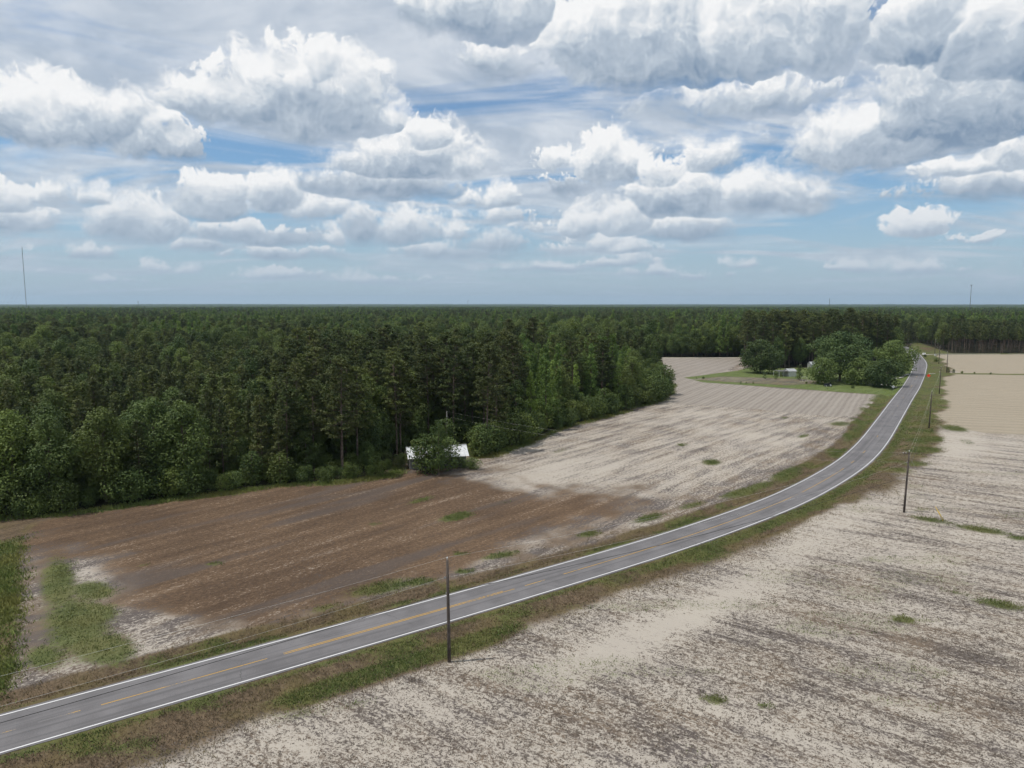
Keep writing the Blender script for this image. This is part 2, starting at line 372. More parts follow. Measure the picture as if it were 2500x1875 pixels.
tanr = np.maximum(poly_soft(px, py, TANR, 8), poly_soft(px, py, TANFAR, 2)) * ~left
sand = np.where(left, 0.26 + 0.36 * palel, 0.62)
sand = sand + (n_big - 0.5) * np.where(left, 0.6, 0.40) + (n_far - 0.5) * 0.25
# pale washed-out sand along the road and at the bottom of the left field
for (cx, cy, rx, ry, an, w) in [(520, 1380, 240, 22, -14, .45), (330, 1390, 80, 45, 0, .2), (185, 1235, 45, 32, 0, .25), (1160, 1160, 110, 14, -12, .45), (1390, 1130, 60, 12, -10, .4), (1040, 1205, 60, 12, -14, .45), (350, 1145, 60, 8, -6, .35), (760, 1065, 110, 7, -5, .35),
                                (1150, 1035, 90, 20, -20, .35), (1350, 1390, 240, 45, -22, .40), (1800, 1130, 170, 45, -25, .36), (1600, 1270, 180, 40, -25, .30), (1950, 1200, 160, 30, 10, .2), (2080, 960, 60, 40, -30, .3), (900, 1530, 160, 60, -20, .15), (640, 1600, 130, 50, -10, .25)]:
    sand = np.maximum(sand, sand + w * ell(wpx, wpy, cx, cy, rx, ry, an))
for (cx, cy, rx, ry, an, w) in [(1650, 1480, 260, 30, 14, .16), (1350, 1560, 200, 70, 10, .18), (2050, 1400, 200, 30, 14, .16), (2000, 1250, 180, 20, 12, .18), (1750, 1300, 120, 20, 14, .12), (1900, 1590, 250, 40, 12, .14), (2150, 1520, 160, 40, 12, .14)]:
    sand = sand - w * ell(wpx, wpy, cx, cy, rx, ry, an)
sand = sand - 0.30 * left * ell(px, py, 75, 1330, 70, 170) - 0.25 * left * ell(px, py, 140, 1150, 120, 50)
brownm = np.clip(brown + (n_mid - 0.5) * 0.3 * brown, 0, 1)
# verges
vl = 8.6 + 2.2 * (n_big - 0.5) + np.where(gy > 150, 0.8, 0.0); vr = 11.8 + 8.0 * (n_big - 0.5) - 1.6 * np.clip((px - 1200) / 300, 0, 1) + 4.5 * np.clip((px - 1880) / 100, 0, 1)
verge = np.where(left, np.clip((vl - a_) / 1.6, 0, 1), np.clip((vr - a_) / 5.0 + 0.15, 0, 1))
green = np.zeros_like(gx); weed = np.zeros_like(gx)
GREENS = [(165, 1350, 95, 95, 0, 1.0), (225, 1400, 80, 42, 0, 1.2), (125, 1260, 48, 70, 0, 1.1), (200, 1275, 60, 26, 0, 1.1), (95, 1420, 50, 34, 0, 1.0), (190, 1325, 80, 36, 0, 1.1), (985, 1115, 44, 11, -12, 1.0), (905, 1080, 42, 7, -14, .7), (458, 1217, 20, 5, 0, 1.0), (805, 1131, 16, 5, 0, .7), (310, 1219, 22, 5, -6, .6),
          (1536, 998, 28, 9, 0, .9), (1472, 960, 15, 5, 0, .8), (1694, 902, 14, 3, 0, .7), (1735, 941, 18, 5, -10, .7), (1210, 972, 32, 7, -14, .5), (820, 1268, 110, 22, -10, .75), (900, 1255, 60, 12, -8, .8), (700, 1310, 60, 12, -12, .6), (1080, 1197, 55, 10, -10, .8), (990, 1194, 18, 5, 0, .9), (1000, 1232, 25, 7, 0, .9),
          (1270, 1152, 38, 9, -8, .85), (1400, 1118, 50, 11, -14, .8), (1495, 1090, 45, 9, -14, .7), (1600, 1062, 60, 10, -14, .9), (1700, 1022, 48, 14, -20, 1.0), (1640, 1048, 50, 8, -14, .8), (1850, 930, 45, 16, -35, .95), (1815, 915, 40, 8, 0, .7), (1085, 1085, 30, 8, -12, .45),
          (1542, 1508, 40, 13, 14, 1.0), (1644, 1522, 22, 7, 14, .9), (1950, 1338, 32, 10, 14, .95), (2160, 1305, 90, 12, 10, .85), (2060, 1278, 60, 6, 12, .6), (2120, 1143, 90, 8, 9, .9), (2010, 1122, 70, 7, 9, .8), (2200, 1160, 40, 8, 5, .8), (2060, 1215, 40, 7, 10, .5), (2230, 1225, 40, 8, 8, .5),
          (1480, 1618, 40, 12, 10, .45), (640, 1540, 90, 25, -10, .55), (760, 1520, 80, 14, -12, .5), (1210, 1352, 30, 7, -10, .45), (2180, 1420, 30, 9, 10, .5), (1960, 1480, 40, 10, 12, .4), (1880, 1420, 30, 7, 12, .4), (850, 1600, 70, 18, -8, .35), (1000, 1520, 60, 12, -10, .35), (2060, 925, 45, 9, 8, .9), (2090, 955, 35, 10, 12, .5), (1975, 1050, 40, 10, 0, .45), (1990, 1100, 30, 10, 0, .5)]
for (cx, cy, rx, ry, an, w) in GREENS: green = np.maximum(green, w * ell(wpx, wpy, cx, cy, rx, ry, an))
u_ = gx * math.cos(-0.06) + gy * math.sin(-0.06)
smear = fbm(u_ / 16 + 5, gy / 5.0 + 9, 4)
green = np.maximum(green, np.where(left, 0, np.clip((smear - 0.60) * 4.0, 0, 0.40)) * (tanr < .5))
# green sward in the verge: the rich strip by the first pole, then ragged
nv = fbm(gx / 7 + 3, gy / 7 + 8, 3)
gver = np.where(left, np.clip((nv - 0.50) * 4, 0, 0.75) + 0.7 * np.clip((px - 1750) / 150, 0, 1) * (a_ > 4.2), np.clip((nv - 0.47) * 4, 0, 0.8) + 0.6 * np.clip((px - 1850) / 150, 0, 1))
gver = np.maximum(gver, 0.75 * np.exp(-((a_ - 4.0) / 0.6) ** 2) * np.where(left, 0.7, 1.0))
strip = np.where(~left, np.exp(-((gs - 8.2) / 2.3) ** 2) * np.clip((px - 520) / 120, 0, 1) * np.clip((1190 - px) / 120, 0, 1), 0)
strip2 = np.where(~left, np.exp(-((gs - 4.8) / 1.0) ** 2) * np.clip((px - 1300) / 120, 0, 1), 0)
gver = np.maximum(gver, np.maximum(strip * 1.15, strip2 * .9))
verge = np.maximum(verge, np.clip(strip * 1.4, 0, 1))
green = np.maximum(green, verge * gver)
green = np.maximum(green, 0.95 * np.clip((nv - 0.36) * 4, 0, 1) * np.exp(-((a_ - 7) / 4.0) ** 2) * np.clip((py < 905) * 1.0, 0, 1) * (gy < 470))
# grassy margin under the forest edge and the overgrown shed
edge_pts = np.array(OPEN[1:22], float); dedge = np.full(gx.shape, 1e9)
ew = np.array([G(x, y)[:2] for x, y in edge_pts])
for i in range(len(ew) - 1):
    e = ew[i + 1] - ew[i]; t = np.clip(((gx - ew[i, 0]) * e[0] + (gy - ew[i, 1]) * e[1]) / (e @ e), 0, 1)
    dedge = np.minimum(dedge, np.hypot(gx - ew[i, 0] - t * e[0], gy - ew[i, 1] - t * e[1]))
marg = np.clip((3.6 + 5 * (n_big - 0.5) - dedge) / 1.6, 0, 1) * opn * left
green = np.maximum(green, marg * np.clip(0.45 + (n_mid - 0.5) * 3 + (n_big - .5) * 2, 0.1, 0.9))
ditch = np.maximum(poly_soft(px, py, [(-4000, 1090), (0, 1118), (190, 1100), (85, 1124), (45, 1165), (34, 1330), (30, 1450), (0, 1500), (-4000, 1800)], 14, 1.0), 0) * opn
green = np.maximum(green, ditch * np.clip(0.42 + (n_big - 0.47) * 5 + np.clip((py - 1250) / 200, -.3, .5), 0.0, .9))
green = np.maximum(green, lawn * 0.98)
# far strips of grass: plot edges, hedge line between the right-hand fields, lane by the plantation
for (x0, y0, x1, y1, wd, w) in [(2020, 806, 2600, 812, 4.5, .85), (2010, 764, 2600, 763, 9, .8), (1380, 773, 1600, 772, 6, .6), (1900, 862, 1935, 853, 3, .7)]:
    p0 = np.array(G(x0, y0)[:2]); p1 = np.array(G(x1, y1)[:2]); e = p1 - p0; t = np.clip(((gx - p0[0]) * e[0] + (gy - p0[1]) * e[1]) / (e @ e), 0, 1)
    green = np.maximum(green, w * np.clip((wd * (0.7 + n_big * .6) - np.hypot(gx - p0[0] - t * e[0], gy - p0[1] - t * e[1])) / 1.5, 0, 1))
green = np.where((py < 790) & left & (px > 1900), np.maximum(green, 0.8), green)
wedge = in_poly(px, py, [(1960, 730), (1990, 740), (2062, 762.5), (2012, 768), (1992, 768), (1975, 755)])
green = np.where(wedge & (a_ > 4.2), np.maximum(green, np.clip(0.35 + (n_big - .4) * 3, .3, .85)), green)
garden = poly_soft(px, py, [(1485, 819), (1560, 812), (1740, 818), (1790, 826), (1700, 832), (1540, 823)], 2.0, 2.0) * left
green = green * (1 - 0.5 * garden)
forest = np.where(opn, 0.0, 1.0)
verge = np.where(wedge, np.maximum(verge, 0.9), verge)
ATT = dict(sand=np.clip(sand, 0, 1.2), brown=brownm, green=np.clip(green, 0, 1), tan=np.maximum(tanl, tanr), verge=np.clip(np.maximum(verge, np.maximum(ditch, marg * 0.6)), 0, 1), lawn=np.clip(lawn * (1 - garden), 0, 1), forest=forest)

# ------------------------------------------------------------------ materials
def mat(name):
    m = bpy.data.materials.new(name); m.use_nodes = True; m.node_tree.nodes.clear(); n = NT(m.node_tree)
    return m, n
def finish_mat(n, col, rough=0.9, bump=None, bstr=0.5, bdist=0.05, spec=0.2, metal=0.0):
    b = n.node('ShaderNodeBsdfPrincipled'); n.put(b.inputs['Base Color'], col); n.put(b.inputs['Roughness'], rough)
    b.inputs['Specular IOR Level'].default_value = spec; b.inputs['Metallic'].default_value = metal
    if bump is not None:
        k = n.node('ShaderNodeBump'); n.put(k.inputs['Height'], bump); k.inputs['Strength'].default_value = bstr; k.inputs['Distance'].default_value = bdist
        n.l.new(k.outputs[0], b.inputs['Normal'])
    o = n.node('ShaderNodeOutputMaterial'); n.l.new(b.outputs[0], o.inputs[0])
def simple(name, col, rough=0.7, var=0.25, sc=3.0, metal=0.0, spec=0.3, bump=0.0):
    m, n = mat(name); g = n.node('ShaderNodeNewGeometry').outputs['Position']
    t = n.noise(g, sc, 5, 0.6)
    c = n.mix(n.ss(t, 0.3, 0.7), tuple(q * (1 - var) for q in col), tuple(min(1, q * (1 + var)) for q in col))
    finish_mat(n, c, rough, t if bump else None, bump, 0.02, spec, metal); return m
def attr(n, name):
    a = n.node('ShaderNodeAttribute'); a.attribute_name = name; return a.outputs['Fac']

def ground_material():
    m, n = mat('field_soil'); P = n.node('ShaderNodeNewGeometry').outputs['Position']
    A = {k: attr(n, k) for k in ATT}
    # rows: left field and right field were worked in different directions; the side is told by the row angle noise-free position
    x, y, z = n.sep(P)
    def rows(ang):
        c, s = math.cos(ang), math.sin(ang)
        return n.xyz(n.m('ADD', n.m('MULTIPLY', x, c), n.m('MULTIPLY', y, s)), n.m('ADD', n.m('MULTIPLY', x, -s), n.m('MULTIPLY', y, c)), 0.0)
    RL = rows(ROW_L); RR = rows(ROW_R)
    side = attr(n, 'side')
    R = n.node('ShaderNodeMix'); R.data_type = 'VECTOR'; n.put(R.inputs[0], side); n.put(R.inputs[4], RL); n.put(R.inputs[5], RR); R = R.outputs[1]
    fine = n.noise(n.v('MULTIPLY', R, (0.75, 1.45, 1)), 1.9, 4, 0.74, 0.2, dim='2D')         # residue, combed along the rows
    grit = n.noise(P, 4.2, 3, 0.65, dim='2D')
    med = n.noise(n.v('MULTIPLY', R, (0.25, 1.0, 1)), 0.42, 4, 0.6, dim='2D')
    big = n.noise(P, 0.05, 4, 0.55, dim='2D')
    hue = n.noise(P, 0.13, 3, 0.5, dim='2D')
    streak = n.m('SUBTRACT', n.noise(n.v('MULTIPLY', R, (0.07, 1.0, 1)), 0.50, 4, 0.65, dim='2D'), 0.5)
    cover = n.m('ADD', n.m('MULTIPLY_ADD', n.m('SUBTRACT', fine, 0.5), 2.5, 0.0), n.m('MULTIPLY_ADD', n.m('SUBTRACT', grit, 0.5), 1.3, n.m('MULTIPLY', n.m('SUBTRACT', med, 0.5), 0.75)))
    cover = n.m('MULTIPLY_ADD', streak, n.ss(side, 0, 1, 1.3, 1.5, lin=True), cover)
    # sand against plant residue
    s = n.ss(n.m('ADD', cover, n.m('MULTIPLY_ADD', A['sand'], 1.0, -0.50)), -0.34, 0.36)
    sandc = n.mix(hue, (0.370, 0.331, 0.288), (0.430, 0.391, 0.331))
    resid = n.mix(n.ss(n.m('ADD', n.m('MULTIPLY', med, .5), n.m('MULTIPLY', hue, .5)), 0.40, 0.60), (0.107, 0.091, 0.083), (0.159, 0.122, 0.090))
    c = n.mix(s, resid, sandc)
    # brown stubble
    bs = n.ss(n.m('ADD', cover, n.m('MULTIPLY', n.m('SUBTRACT', big, 0.5), 1.2)), -0.7, 0.9)
    bc = n.mix(bs, (0.070, 0.047, 0.032), (0.168, 0.112, 0.070))
    bc = n.mix(n.ss(n.m('ADD', cover, n.m('MULTIPLY', A['sand'], 0.5)), 0.52, 1.0, 0.0, 0.85), bc, (0.29, 0.245, 0.20))
    dk = n.ss(n.noise(n.v('MULTIPLY', R, (0.12, 1, 1)), 0.16, 3, 0.5, dim='2D'), 0.56, 0.70)
    bc = n.mix(n.m('MULTIPLY', dk, 0.6), bc, (0.090, 0.076, 0.069))
    bm = n.ss(n.m('ADD', A['brown'], n.m('MULTIPLY_ADD', cover, 0.40, n.m('MULTIPLY', n.m('SUBTRACT', hue, 0.5), 0.9))), 0.25, 0.75)
    c = n.mix(bm, c, bc)
    # finely tilled tan ground with clear rows
    RT_ = n.node('ShaderNodeMix'); RT_.data_type = 'VECTOR'; n.put(RT_.inputs[0], side); n.put(RT_.inputs[4], rows(ROW_TL)); n.put(RT_.inputs[5], rows(ROW_TR)); RT_ = RT_.outputs[1]
    ry = n.sep(n.v('ADD', RT_, n.v('MULTIPLY', n.v('SUBTRACT', n.noise(P, 0.05, 2, dim='2D', col=True), (0.430, 0.430, 0.430)), (0, 1.2, 0))))[1]
    wv = n.m('SINE', n.m('MULTIPLY', ry, 2 * math.pi / 1.8))
    wv2 = n.m('SINE', n.m('MULTIPLY', ry, 2 * math.pi / 5.2))
    tl = n.m('ADD', n.m('MULTIPLY', wv, n.ss(side, 0, 1, 0.15, 0.34, lin=True)), n.m('MULTIPLY_ADD', wv2, 0.10, n.m('MULTIPLY', cover, 0.36)))
    farl = n.ss(big, 0.35, 0.65)
    tcol = n.mix(n.ss(tl, -0.55, 0.45), n.mix(side, (0.195, 0.168, 0.145), (0.215, 0.182, 0.136)), n.mix(side, (0.315, 0.285, 0.248), (0.375, 0.326, 0.250)))
    c = n.mix(n.ss(n.m('MULTIPLY_ADD', cover, 0.12, A['tan']), 0.35, 0.65), c, tcol)
    # dry brown verge growth
    vc = n.mix(n.ss(cover, -0.7, 0.7), (0.060, 0.045, 0.029), (0.163, 0.120, 0.079))
    vc = n.mix(n.ss(hue, 0.45, 0.65, 0, 0.55), vc, (0.133, 0.107, 0.047))
    c = n.mix(n.ss(n.m('MULTIPLY_ADD', cover, 0.25, A['verge']), 0.30, 0.72), c, vc)
    # green growth
    gm = n.ss(n.m('ADD', A['green'], n.m('MULTIPLY_ADD', cover, 0.34, n.m('MULTIPLY', n.m('SUBTRACT', grit, 0.5), 0.4))), 0.36, 0.78)
    gc = n.mix(n.ss(cover, -0.8, 0.8), (0.053, 0.067, 0.022), (0.110, 0.129, 0.043))
    gc = n.mix(n.ss(hue, 0.40, 0.65, 0, 0.6), gc, (0.120, 0.119, 0.043))
    lc = n.mix(n.ss(cover, -0.8, 0.8), (0.073, 0.103, 0.029), (0.129, 0.168, 0.050))
    gc = n.mix(A['lawn'], gc, lc)
    c = n.mix(n.m('MULTIPLY', gm, 0.92), c, gc)
    # leaf litter in the wood
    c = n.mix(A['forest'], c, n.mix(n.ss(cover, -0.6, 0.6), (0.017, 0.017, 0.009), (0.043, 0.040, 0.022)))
    hgt = n.m('MULTIPLY_ADD', cover, 0.05, n.m('MULTIPLY', n.m('MULTIPLY', wv, A['tan']), 0.03))
    finish_mat(n, c, 0.95, hgt, 0.7, 1.0, 0.1)
    return m
def wdir(p, q):
    d = G(*q) - G(*p); return math.atan2(d.y, d.x)
ROW_L = wdir((995, 1041), (1504, 900)); ROW_R = wdir((1560, 1336), (1757, 1390)); ROW_TL = wdir((1752, 890), (1790, 850)); ROW_TR = wdir((2060, 880), (2200, 884))
print('rows', math.degrees(ROW_L), math.degrees(ROW_R))
ATT['side'] = np.where(left, 0.0, 1.0)
M_GROUND = ground_material()
nx, ny = len(xs), len(ys)
ii = (np.arange(ny - 1)[:, None] * nx + np.arange(nx - 1)[None, :]).ravel()
quads = np.stack([ii, ii + 1, ii + nx + 1, ii + nx], 1)
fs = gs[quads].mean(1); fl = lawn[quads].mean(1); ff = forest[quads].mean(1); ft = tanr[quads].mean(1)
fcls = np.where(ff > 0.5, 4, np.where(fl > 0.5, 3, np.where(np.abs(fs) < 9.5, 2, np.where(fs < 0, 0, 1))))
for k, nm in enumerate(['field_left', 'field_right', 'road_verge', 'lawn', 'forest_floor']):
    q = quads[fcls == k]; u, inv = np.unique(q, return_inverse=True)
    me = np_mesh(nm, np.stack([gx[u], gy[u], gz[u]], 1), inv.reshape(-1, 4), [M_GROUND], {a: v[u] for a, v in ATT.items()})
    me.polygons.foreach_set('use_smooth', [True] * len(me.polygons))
    prop(link(bpy.data.objects.new(nm, me)), kind='structure')
# the land beyond, to the horizon
m, n = mat('far_land'); P = n.node('ShaderNodeNewGeometry').outputs['Position']
finish_mat(n, n.mix(n.noise(P, 0.02, 5, 0.6), (0.018, 0.024, 0.010), (0.045, 0.055, 0.022)), 0.95, spec=0.1)
far_me = bpy.data.meshes.new('ground'); R_ = 26000.0
far_me.from_pydata([(-R_, -R_, -1.2), (R_, -R_, -1.2), (R_, R_, -1.2), (-R_, R_, -1.2)], [], [(0, 1, 2, 3)]); far_me.materials.append(m)
prop(link(bpy.data.objects.new('ground', far_me)), kind='structure')

# ------------------------------------------------------------------ road
HALF = 3.45
def asphalt():
    m, n = mat('asphalt'); P = n.node('ShaderNodeNewGeometry').outputs['Position']; u = attr(n, 'across'); s = attr(n, 'along')
    big = n.noise(P, 0.22, 4, 0.6, dim='2D'); fine = n.noise(P, 9.0, 3, 0.7, dim='2D')
    st = n.noise(n.xyz(n.m('MULTIPLY', s, 0.02), n.m('MULTIPLY', u, 1.4)), 1.0, 4, 0.6, dim='2D')
    c = n.mix(n.ss(n.m('ADD', n.m('MULTIPLY', big, 0.6), n.m('MULTIPLY', fine, 0.4)), 0.30, 0.70), (0.115, 0.110, 0.112), (0.178, 0.171, 0.174))
    wt = n.ss(n.m('ABSOLUTE', n.m('SUBTRACT', n.m('ABSOLUTE', n.m('SUBTRACT', n.m('ABSOLUTE', u), 1.55)), 0.85)), 0.05, 0.5, 1.0, 0.0)
    c = n.mix(n.m('MULTIPLY', wt, 0.30), c, (0.195, 0.189, 0.192))
    c = n.mix(n.ss(st, 0.48, 0.70, 0, 0.60), c, (0.092, 0.088, 0.090))
    c = n.mix(n.ss(n.m('ABSOLUTE', u), 0.0, 0.35, 0.28, 0.0), c, (0.115, 0.11, 0.112))
    cr = n.voro(n.v('ADD', P, n.v('MULTIPLY', n.noise(P, 0.8, 3, col=True), (1.4, 1.4, 0))), 0.16, feature='DISTANCE_TO_EDGE')
    ck = n.m('MULTIPLY', n.ss(cr, 0.0, 0.006, 1.0, 0.0), n.ss(n.noise(P, 0.09, 2, dim='2D'), 0.44, 0.54))
    c = n.mix(n.m('MULTIPLY', ck, 0.75), c, (0.05, 0.048, 0.046))
    finish_mat(n, c, 0.85, fine, 0.15, 0.01, 0.25); return m
M_ASPH = asphalt()
def strip(name, off0, off1, i0, i1, z, mt, parent=None, ragged=0.0, cols=2, zfn=None):
    idx = np.arange(i0, i1); offs = np.linspace(off0, off1, cols)
    V = []; ac = []; al = []
    for j, o in enumerate(offs):
        oo = np.full(len(idx), o)
        if ragged and j in (0, cols - 1): oo = oo + np.sign(o) * ragged * (fbm(RS[idx] / 1.7 + 50 * j, RS[idx] * 0 + j, 4) - 0.35)
        V.append(np.column_stack([RC[idx] + RN[idx] * oo[:, None], np.full(len(idx), z) + (zfn(oo) if zfn else 0)])); ac.append(oo); al.append(RS[idx])
    L = len(idx); V = np.concatenate(V); F = []
    for j in range(cols - 1):
        a = j * L + np.arange(L - 1); F.append(np.stack([a, a + L, a + L + 1, a + 1], 1))
    me = np_mesh(name, V, np.concatenate(F), [mt], dict(across=np.concatenate(ac), along=np.concatenate(al)))
    return link(bpy.data.objects.new(name, me), parent)
crown = lambda o: 0.05 * (1 - (o / 3.45) ** 2)
road = prop(strip('road', -HALF, HALF, 0, len(RC), 0.0, M_ASPH, None, 0.28, 9, crown), kind='structure')
def paint(name, col, wear):
    m, n = mat(name); P = n.node('ShaderNodeNewGeometry').outputs['Position']
    w = n.ss(n.m('ADD', n.m('MULTIPLY', n.noise(P, 0.10, 3, 0.6, dim='2D'), 0.65), n.m('MULTIPLY', n.noise(P, 4.0, 4, 0.7, dim='2D'), 0.35)), wear, wear + 0.10)
    finish_mat(n, n.mix(w, col, (0.17, 0.165, 0.165)), 0.7, spec=0.3); return m
M_WHITE = paint('white_road_paint', (0.66, 0.66, 0.66), 0.60); M_YEL = paint('yellow_road_paint', (0.46, 0.275, 0.06), 0.55); M_YELW = paint('worn_yellow_road_paint', (0.46, 0.29, 0.085), 0.46)
def at_s(x, y):
    p = G(x, y); return int(np.argmin((RC[:, 0] - p.x) ** 2 + (RC[:, 1] - p.y) ** 2))
for o in (-3.1, 3.1): strip('edge_line', o - 0.075, o + 0.075, 0, len(RC), 0.005 + float(crown(3.1)), M_WHITE, road)
yz = 0.056
i_a, i_b, i_c = at_s(215, 1510), at_s(620, 1400), at_s(1130, 1265)
def yellow(i0, i1, o, mt=None): strip('centre_line', o - 0.06, o + 0.06, i0, i1, yz, mt or M_YEL, road)
yellow(0, at_s(70, 1560), 0.11); yellow(0, at_s(45, 1566), -0.11, M_YELW)
yellow(at_s(70, 1560), i_a, 0.0, M_YELW)
yellow(i_a, i_b, 0.05); yellow(i_b, i_c, 0.13); yellow(i_b, at_s(1110, 1268), -0.13)
yellow(i_c, at_s(1200, 1243), 0.1, M_YELW); yellow(at_s(1210, 1240), at_s(1830, 1010), 0.0, M_YELW if False else M_YEL)
for (x, y) in [(1842, 1000), (1868, 978), (1905, 946), (1930, 915), (1945, 897), (1960, 880), (1975, 862)]:
    i = at_s(x, y); yellow(i, i + 3 if y > 940 else i + 2, 0.0, M_YEL if y > 940 else M_YELW)
for (x, y) in [(1955, 840), (1975, 820)]:
    i = at_s(x, y); yellow(i, i + 16, 0.0, M_YELW)

# ------------------------------------------------------------------ trees: meshes
def leaf_mat(name, dark, light, warm, trans=0.30):
    m, n = mat(name); oi = n.node('ShaderNodeObjectInfo').outputs['Random']; t = attr(n, 'tone')
    c = n.mix(t, dark, light); c = n.mix(n.ss(oi, 0.25, 1.0, 0.0, 0.62), c, warm)
    c = n.mix(n.ss(n.m('FRACT', n.m('MULTIPLY', oi, 7.31)), 0.0, 1.0, 0.0, 0.45), c, tuple(q * 0.55 for q in dark))
    c = n.mix(n.ss(n.m('FRACT', n.m('MULTIPLY', oi, 13.7)), 0.72, 0.95, 0.0, 0.6), c, (min(1, light[0] * 1.45), light[1] * 1.35, light[2] * 1.1))
    d = n.node('ShaderNodeBsdfPrincipled'); n.put(d.inputs['Base Color'], c); d.inputs['Roughness'].default_value = 0.62; d.inputs['Specular IOR Level'].default_value = 0.22
    tr = n.node('ShaderNodeBsdfTranslucent'); n.put(tr.inputs[0], c)
    mx = n.node('ShaderNodeMixShader'); mx.inputs[0].default_value = trans; n.l.new(d.outputs[0], mx.inputs[1]); n.l.new(tr.outputs[0], mx.inputs[2])
    o = n.node('ShaderNodeOutputMaterial'); n.l.new(mx.outputs[0], o.inputs[0]); return m
M_NEED = leaf_mat('pine_needles', (0.050, 0.072, 0.026), (0.108, 0.138, 0.044), (0.136, 0.144, 0.044), 0.22)
M_LEAF = leaf_mat('broad_leaves', (0.056, 0.094, 0.028), (0.132, 0.184, 0.052), (0.160, 0.190, 0.048), 0.27)
M_POP = leaf_mat('poplar_leaves', (0.088, 0.152, 0.036), (0.175, 0.260, 0.062), (0.185, 0.255, 0.056), 0.30)
M_YARD = leaf_mat('yard_tree_leaves', (0.052, 0.090, 0.032), (0.112, 0.162, 0.054), (0.118, 0.158, 0.048), 0.27)
M_BARK = simple('bark', (0.115, 0.088, 0.070), 0.9, 0.45, 2.5, bump=0.6)

def cards(cen, nor, L, Wd, r, jit=0.8):
    n = len(cen); nn = nor + r.normal(0, jit, (n, 3)); nn /= np.linalg.norm(nn, axis=1)[:, None] + 1e-9
    t = np.cross(nn, r.normal(0, 1, (n, 3))); t /= np.linalg.norm(t, axis=1)[:, None] + 1e-9; b = np.cross(nn, t)
    l = (L * r.uniform(0.6, 1.25, n) / 2)[:, None]; w = (Wd * r.uniform(0.6, 1.25, n) / 2)[:, None]
    V = np.stack([cen - t * l, cen + b * w + nn * w * .3, cen + t * l, cen - b * w - nn * w * .3], 1)
    return V.reshape(-1, 3), np.arange(n * 4).reshape(n, 4)
def lobe_cards(lobes, per, L, Wd, r, shell=(0.55, 1.06), jit=0.42, flat=0.85):
    C, N, T = [], [], []
    for (c, rad) in lobes:
        k = max(12, int(per * rad * rad)); d = r.normal(0, 1, (k, 3)); d[:, 2] = d[:, 2] * 0.9 + 0.18
        d /= np.linalg.norm(d, axis=1)[:, None]; q = r.uniform(*shell, k) ** 0.6
        bump = 1 + 0.22 * np.sin(d[:, 0] * 5 + c[0] * 3) * np.sin(d[:, 1] * 5 + c[1] * 2) + 0.12 * np.sin(d[:, 2] * 9 + c[2])
        C.append(np.array(c) + d * (rad * q * bump)[:, None] * np.array([1, 1, flat])); N.append(d + np.array([0, 0, .35])); T.append(np.full(k, r.uniform(0, 1)) + r.normal(0, .14, k))
    C = np.concatenate(C); V, F = cards(C, np.concatenate(N), L, Wd, r, jit); return V, F, np.clip(np.repeat(np.concatenate(T), 4), 0, 1)
def tubes_np(mb): return mb
def crown_mesh(name, V, F, T, m): return np_mesh(name, V, F, [m], dict(tone=T))
def mb_mesh(mb, name, m):
    me = bpy.data.meshes.new(name); me.from_pydata(mb.v, [], mb.f); me.update(); me.materials.append(m)
    me.attributes.new('tone', 'FLOAT', 'POINT'); return me

def pine(seed, h, base, rad, nb, ncl, per, L=0.85, Wd=0.26, rt=0.26, top=0.5):
    r = np.random.default_rng(seed); mb = MB()
    bend = r.normal(0, 0.35, 2)
    ax = lambda z: np.array([bend[0] * (z / h) ** 2, bend[1] * (z / h) ** 2, z])
    mb.tube([ax(h * t) for t in (0, .25, .5, .75, .98)], [rt, rt * .86, rt * .68, rt * .42, .04], 7)
    cl, nr, tn = [], [], []
    for i in range(nb):
        t = (i + r.uniform(0, 1)) / nb; z = h * (base + (1 - base) * t)
        prof = (1 - t) ** top * min(1.0, 0.45 + t * 3.2) if top < 0.9 else (1 - t * .93)
        ln = rad * prof * r.uniform(0.55, 1.15) + 0.35; a = r.uniform(0, 2 * math.pi); rise = r.uniform(-.10, .35) + 0.25 * t
        o = ax(z); d = np.array([math.cos(a), math.sin(a), rise])
        tip = o + d * ln
        mb.tube([o, o + d * ln * .55 - np.array([0, 0, .06 * ln]), tip], [0.055, .035, .012], 3, False)
        k = max(1, int(round(ncl * (0.5 + ln / rad / 1.6))))
        tone = r.uniform(0, 1)
        for j in range(k):
            s = 0.35 + 0.68 * (j + r.uniform(0, 1)) / k
            c = o + d * ln * s + r.normal(0, .22 + .06 * ln, 3) * np.array([1, 1, .55]) + np.array([0, 0, .12])
            g = r.normal(0, 1, (per, 3)); g /= np.linalg.norm(g, axis=1)[:, None]
            cl.append(c + g * r.uniform(.15, .62, per)[:, None] * np.array([1, 1, .62])); nr.append(g * 0.8 + r.normal(0, .45, (per, 3)) + np.array([0, 0, .55])); tn.append(np.clip(np.full(per, tone * .7 + r.uniform(0, .3)) + r.normal(0, .12, per), 0, 1))
    V, F = cards(np.concatenate(cl), np.concatenate(nr), L, Wd, r, 0.35)
    return mb, V, F, np.repeat(np.concatenate(tn), 4)
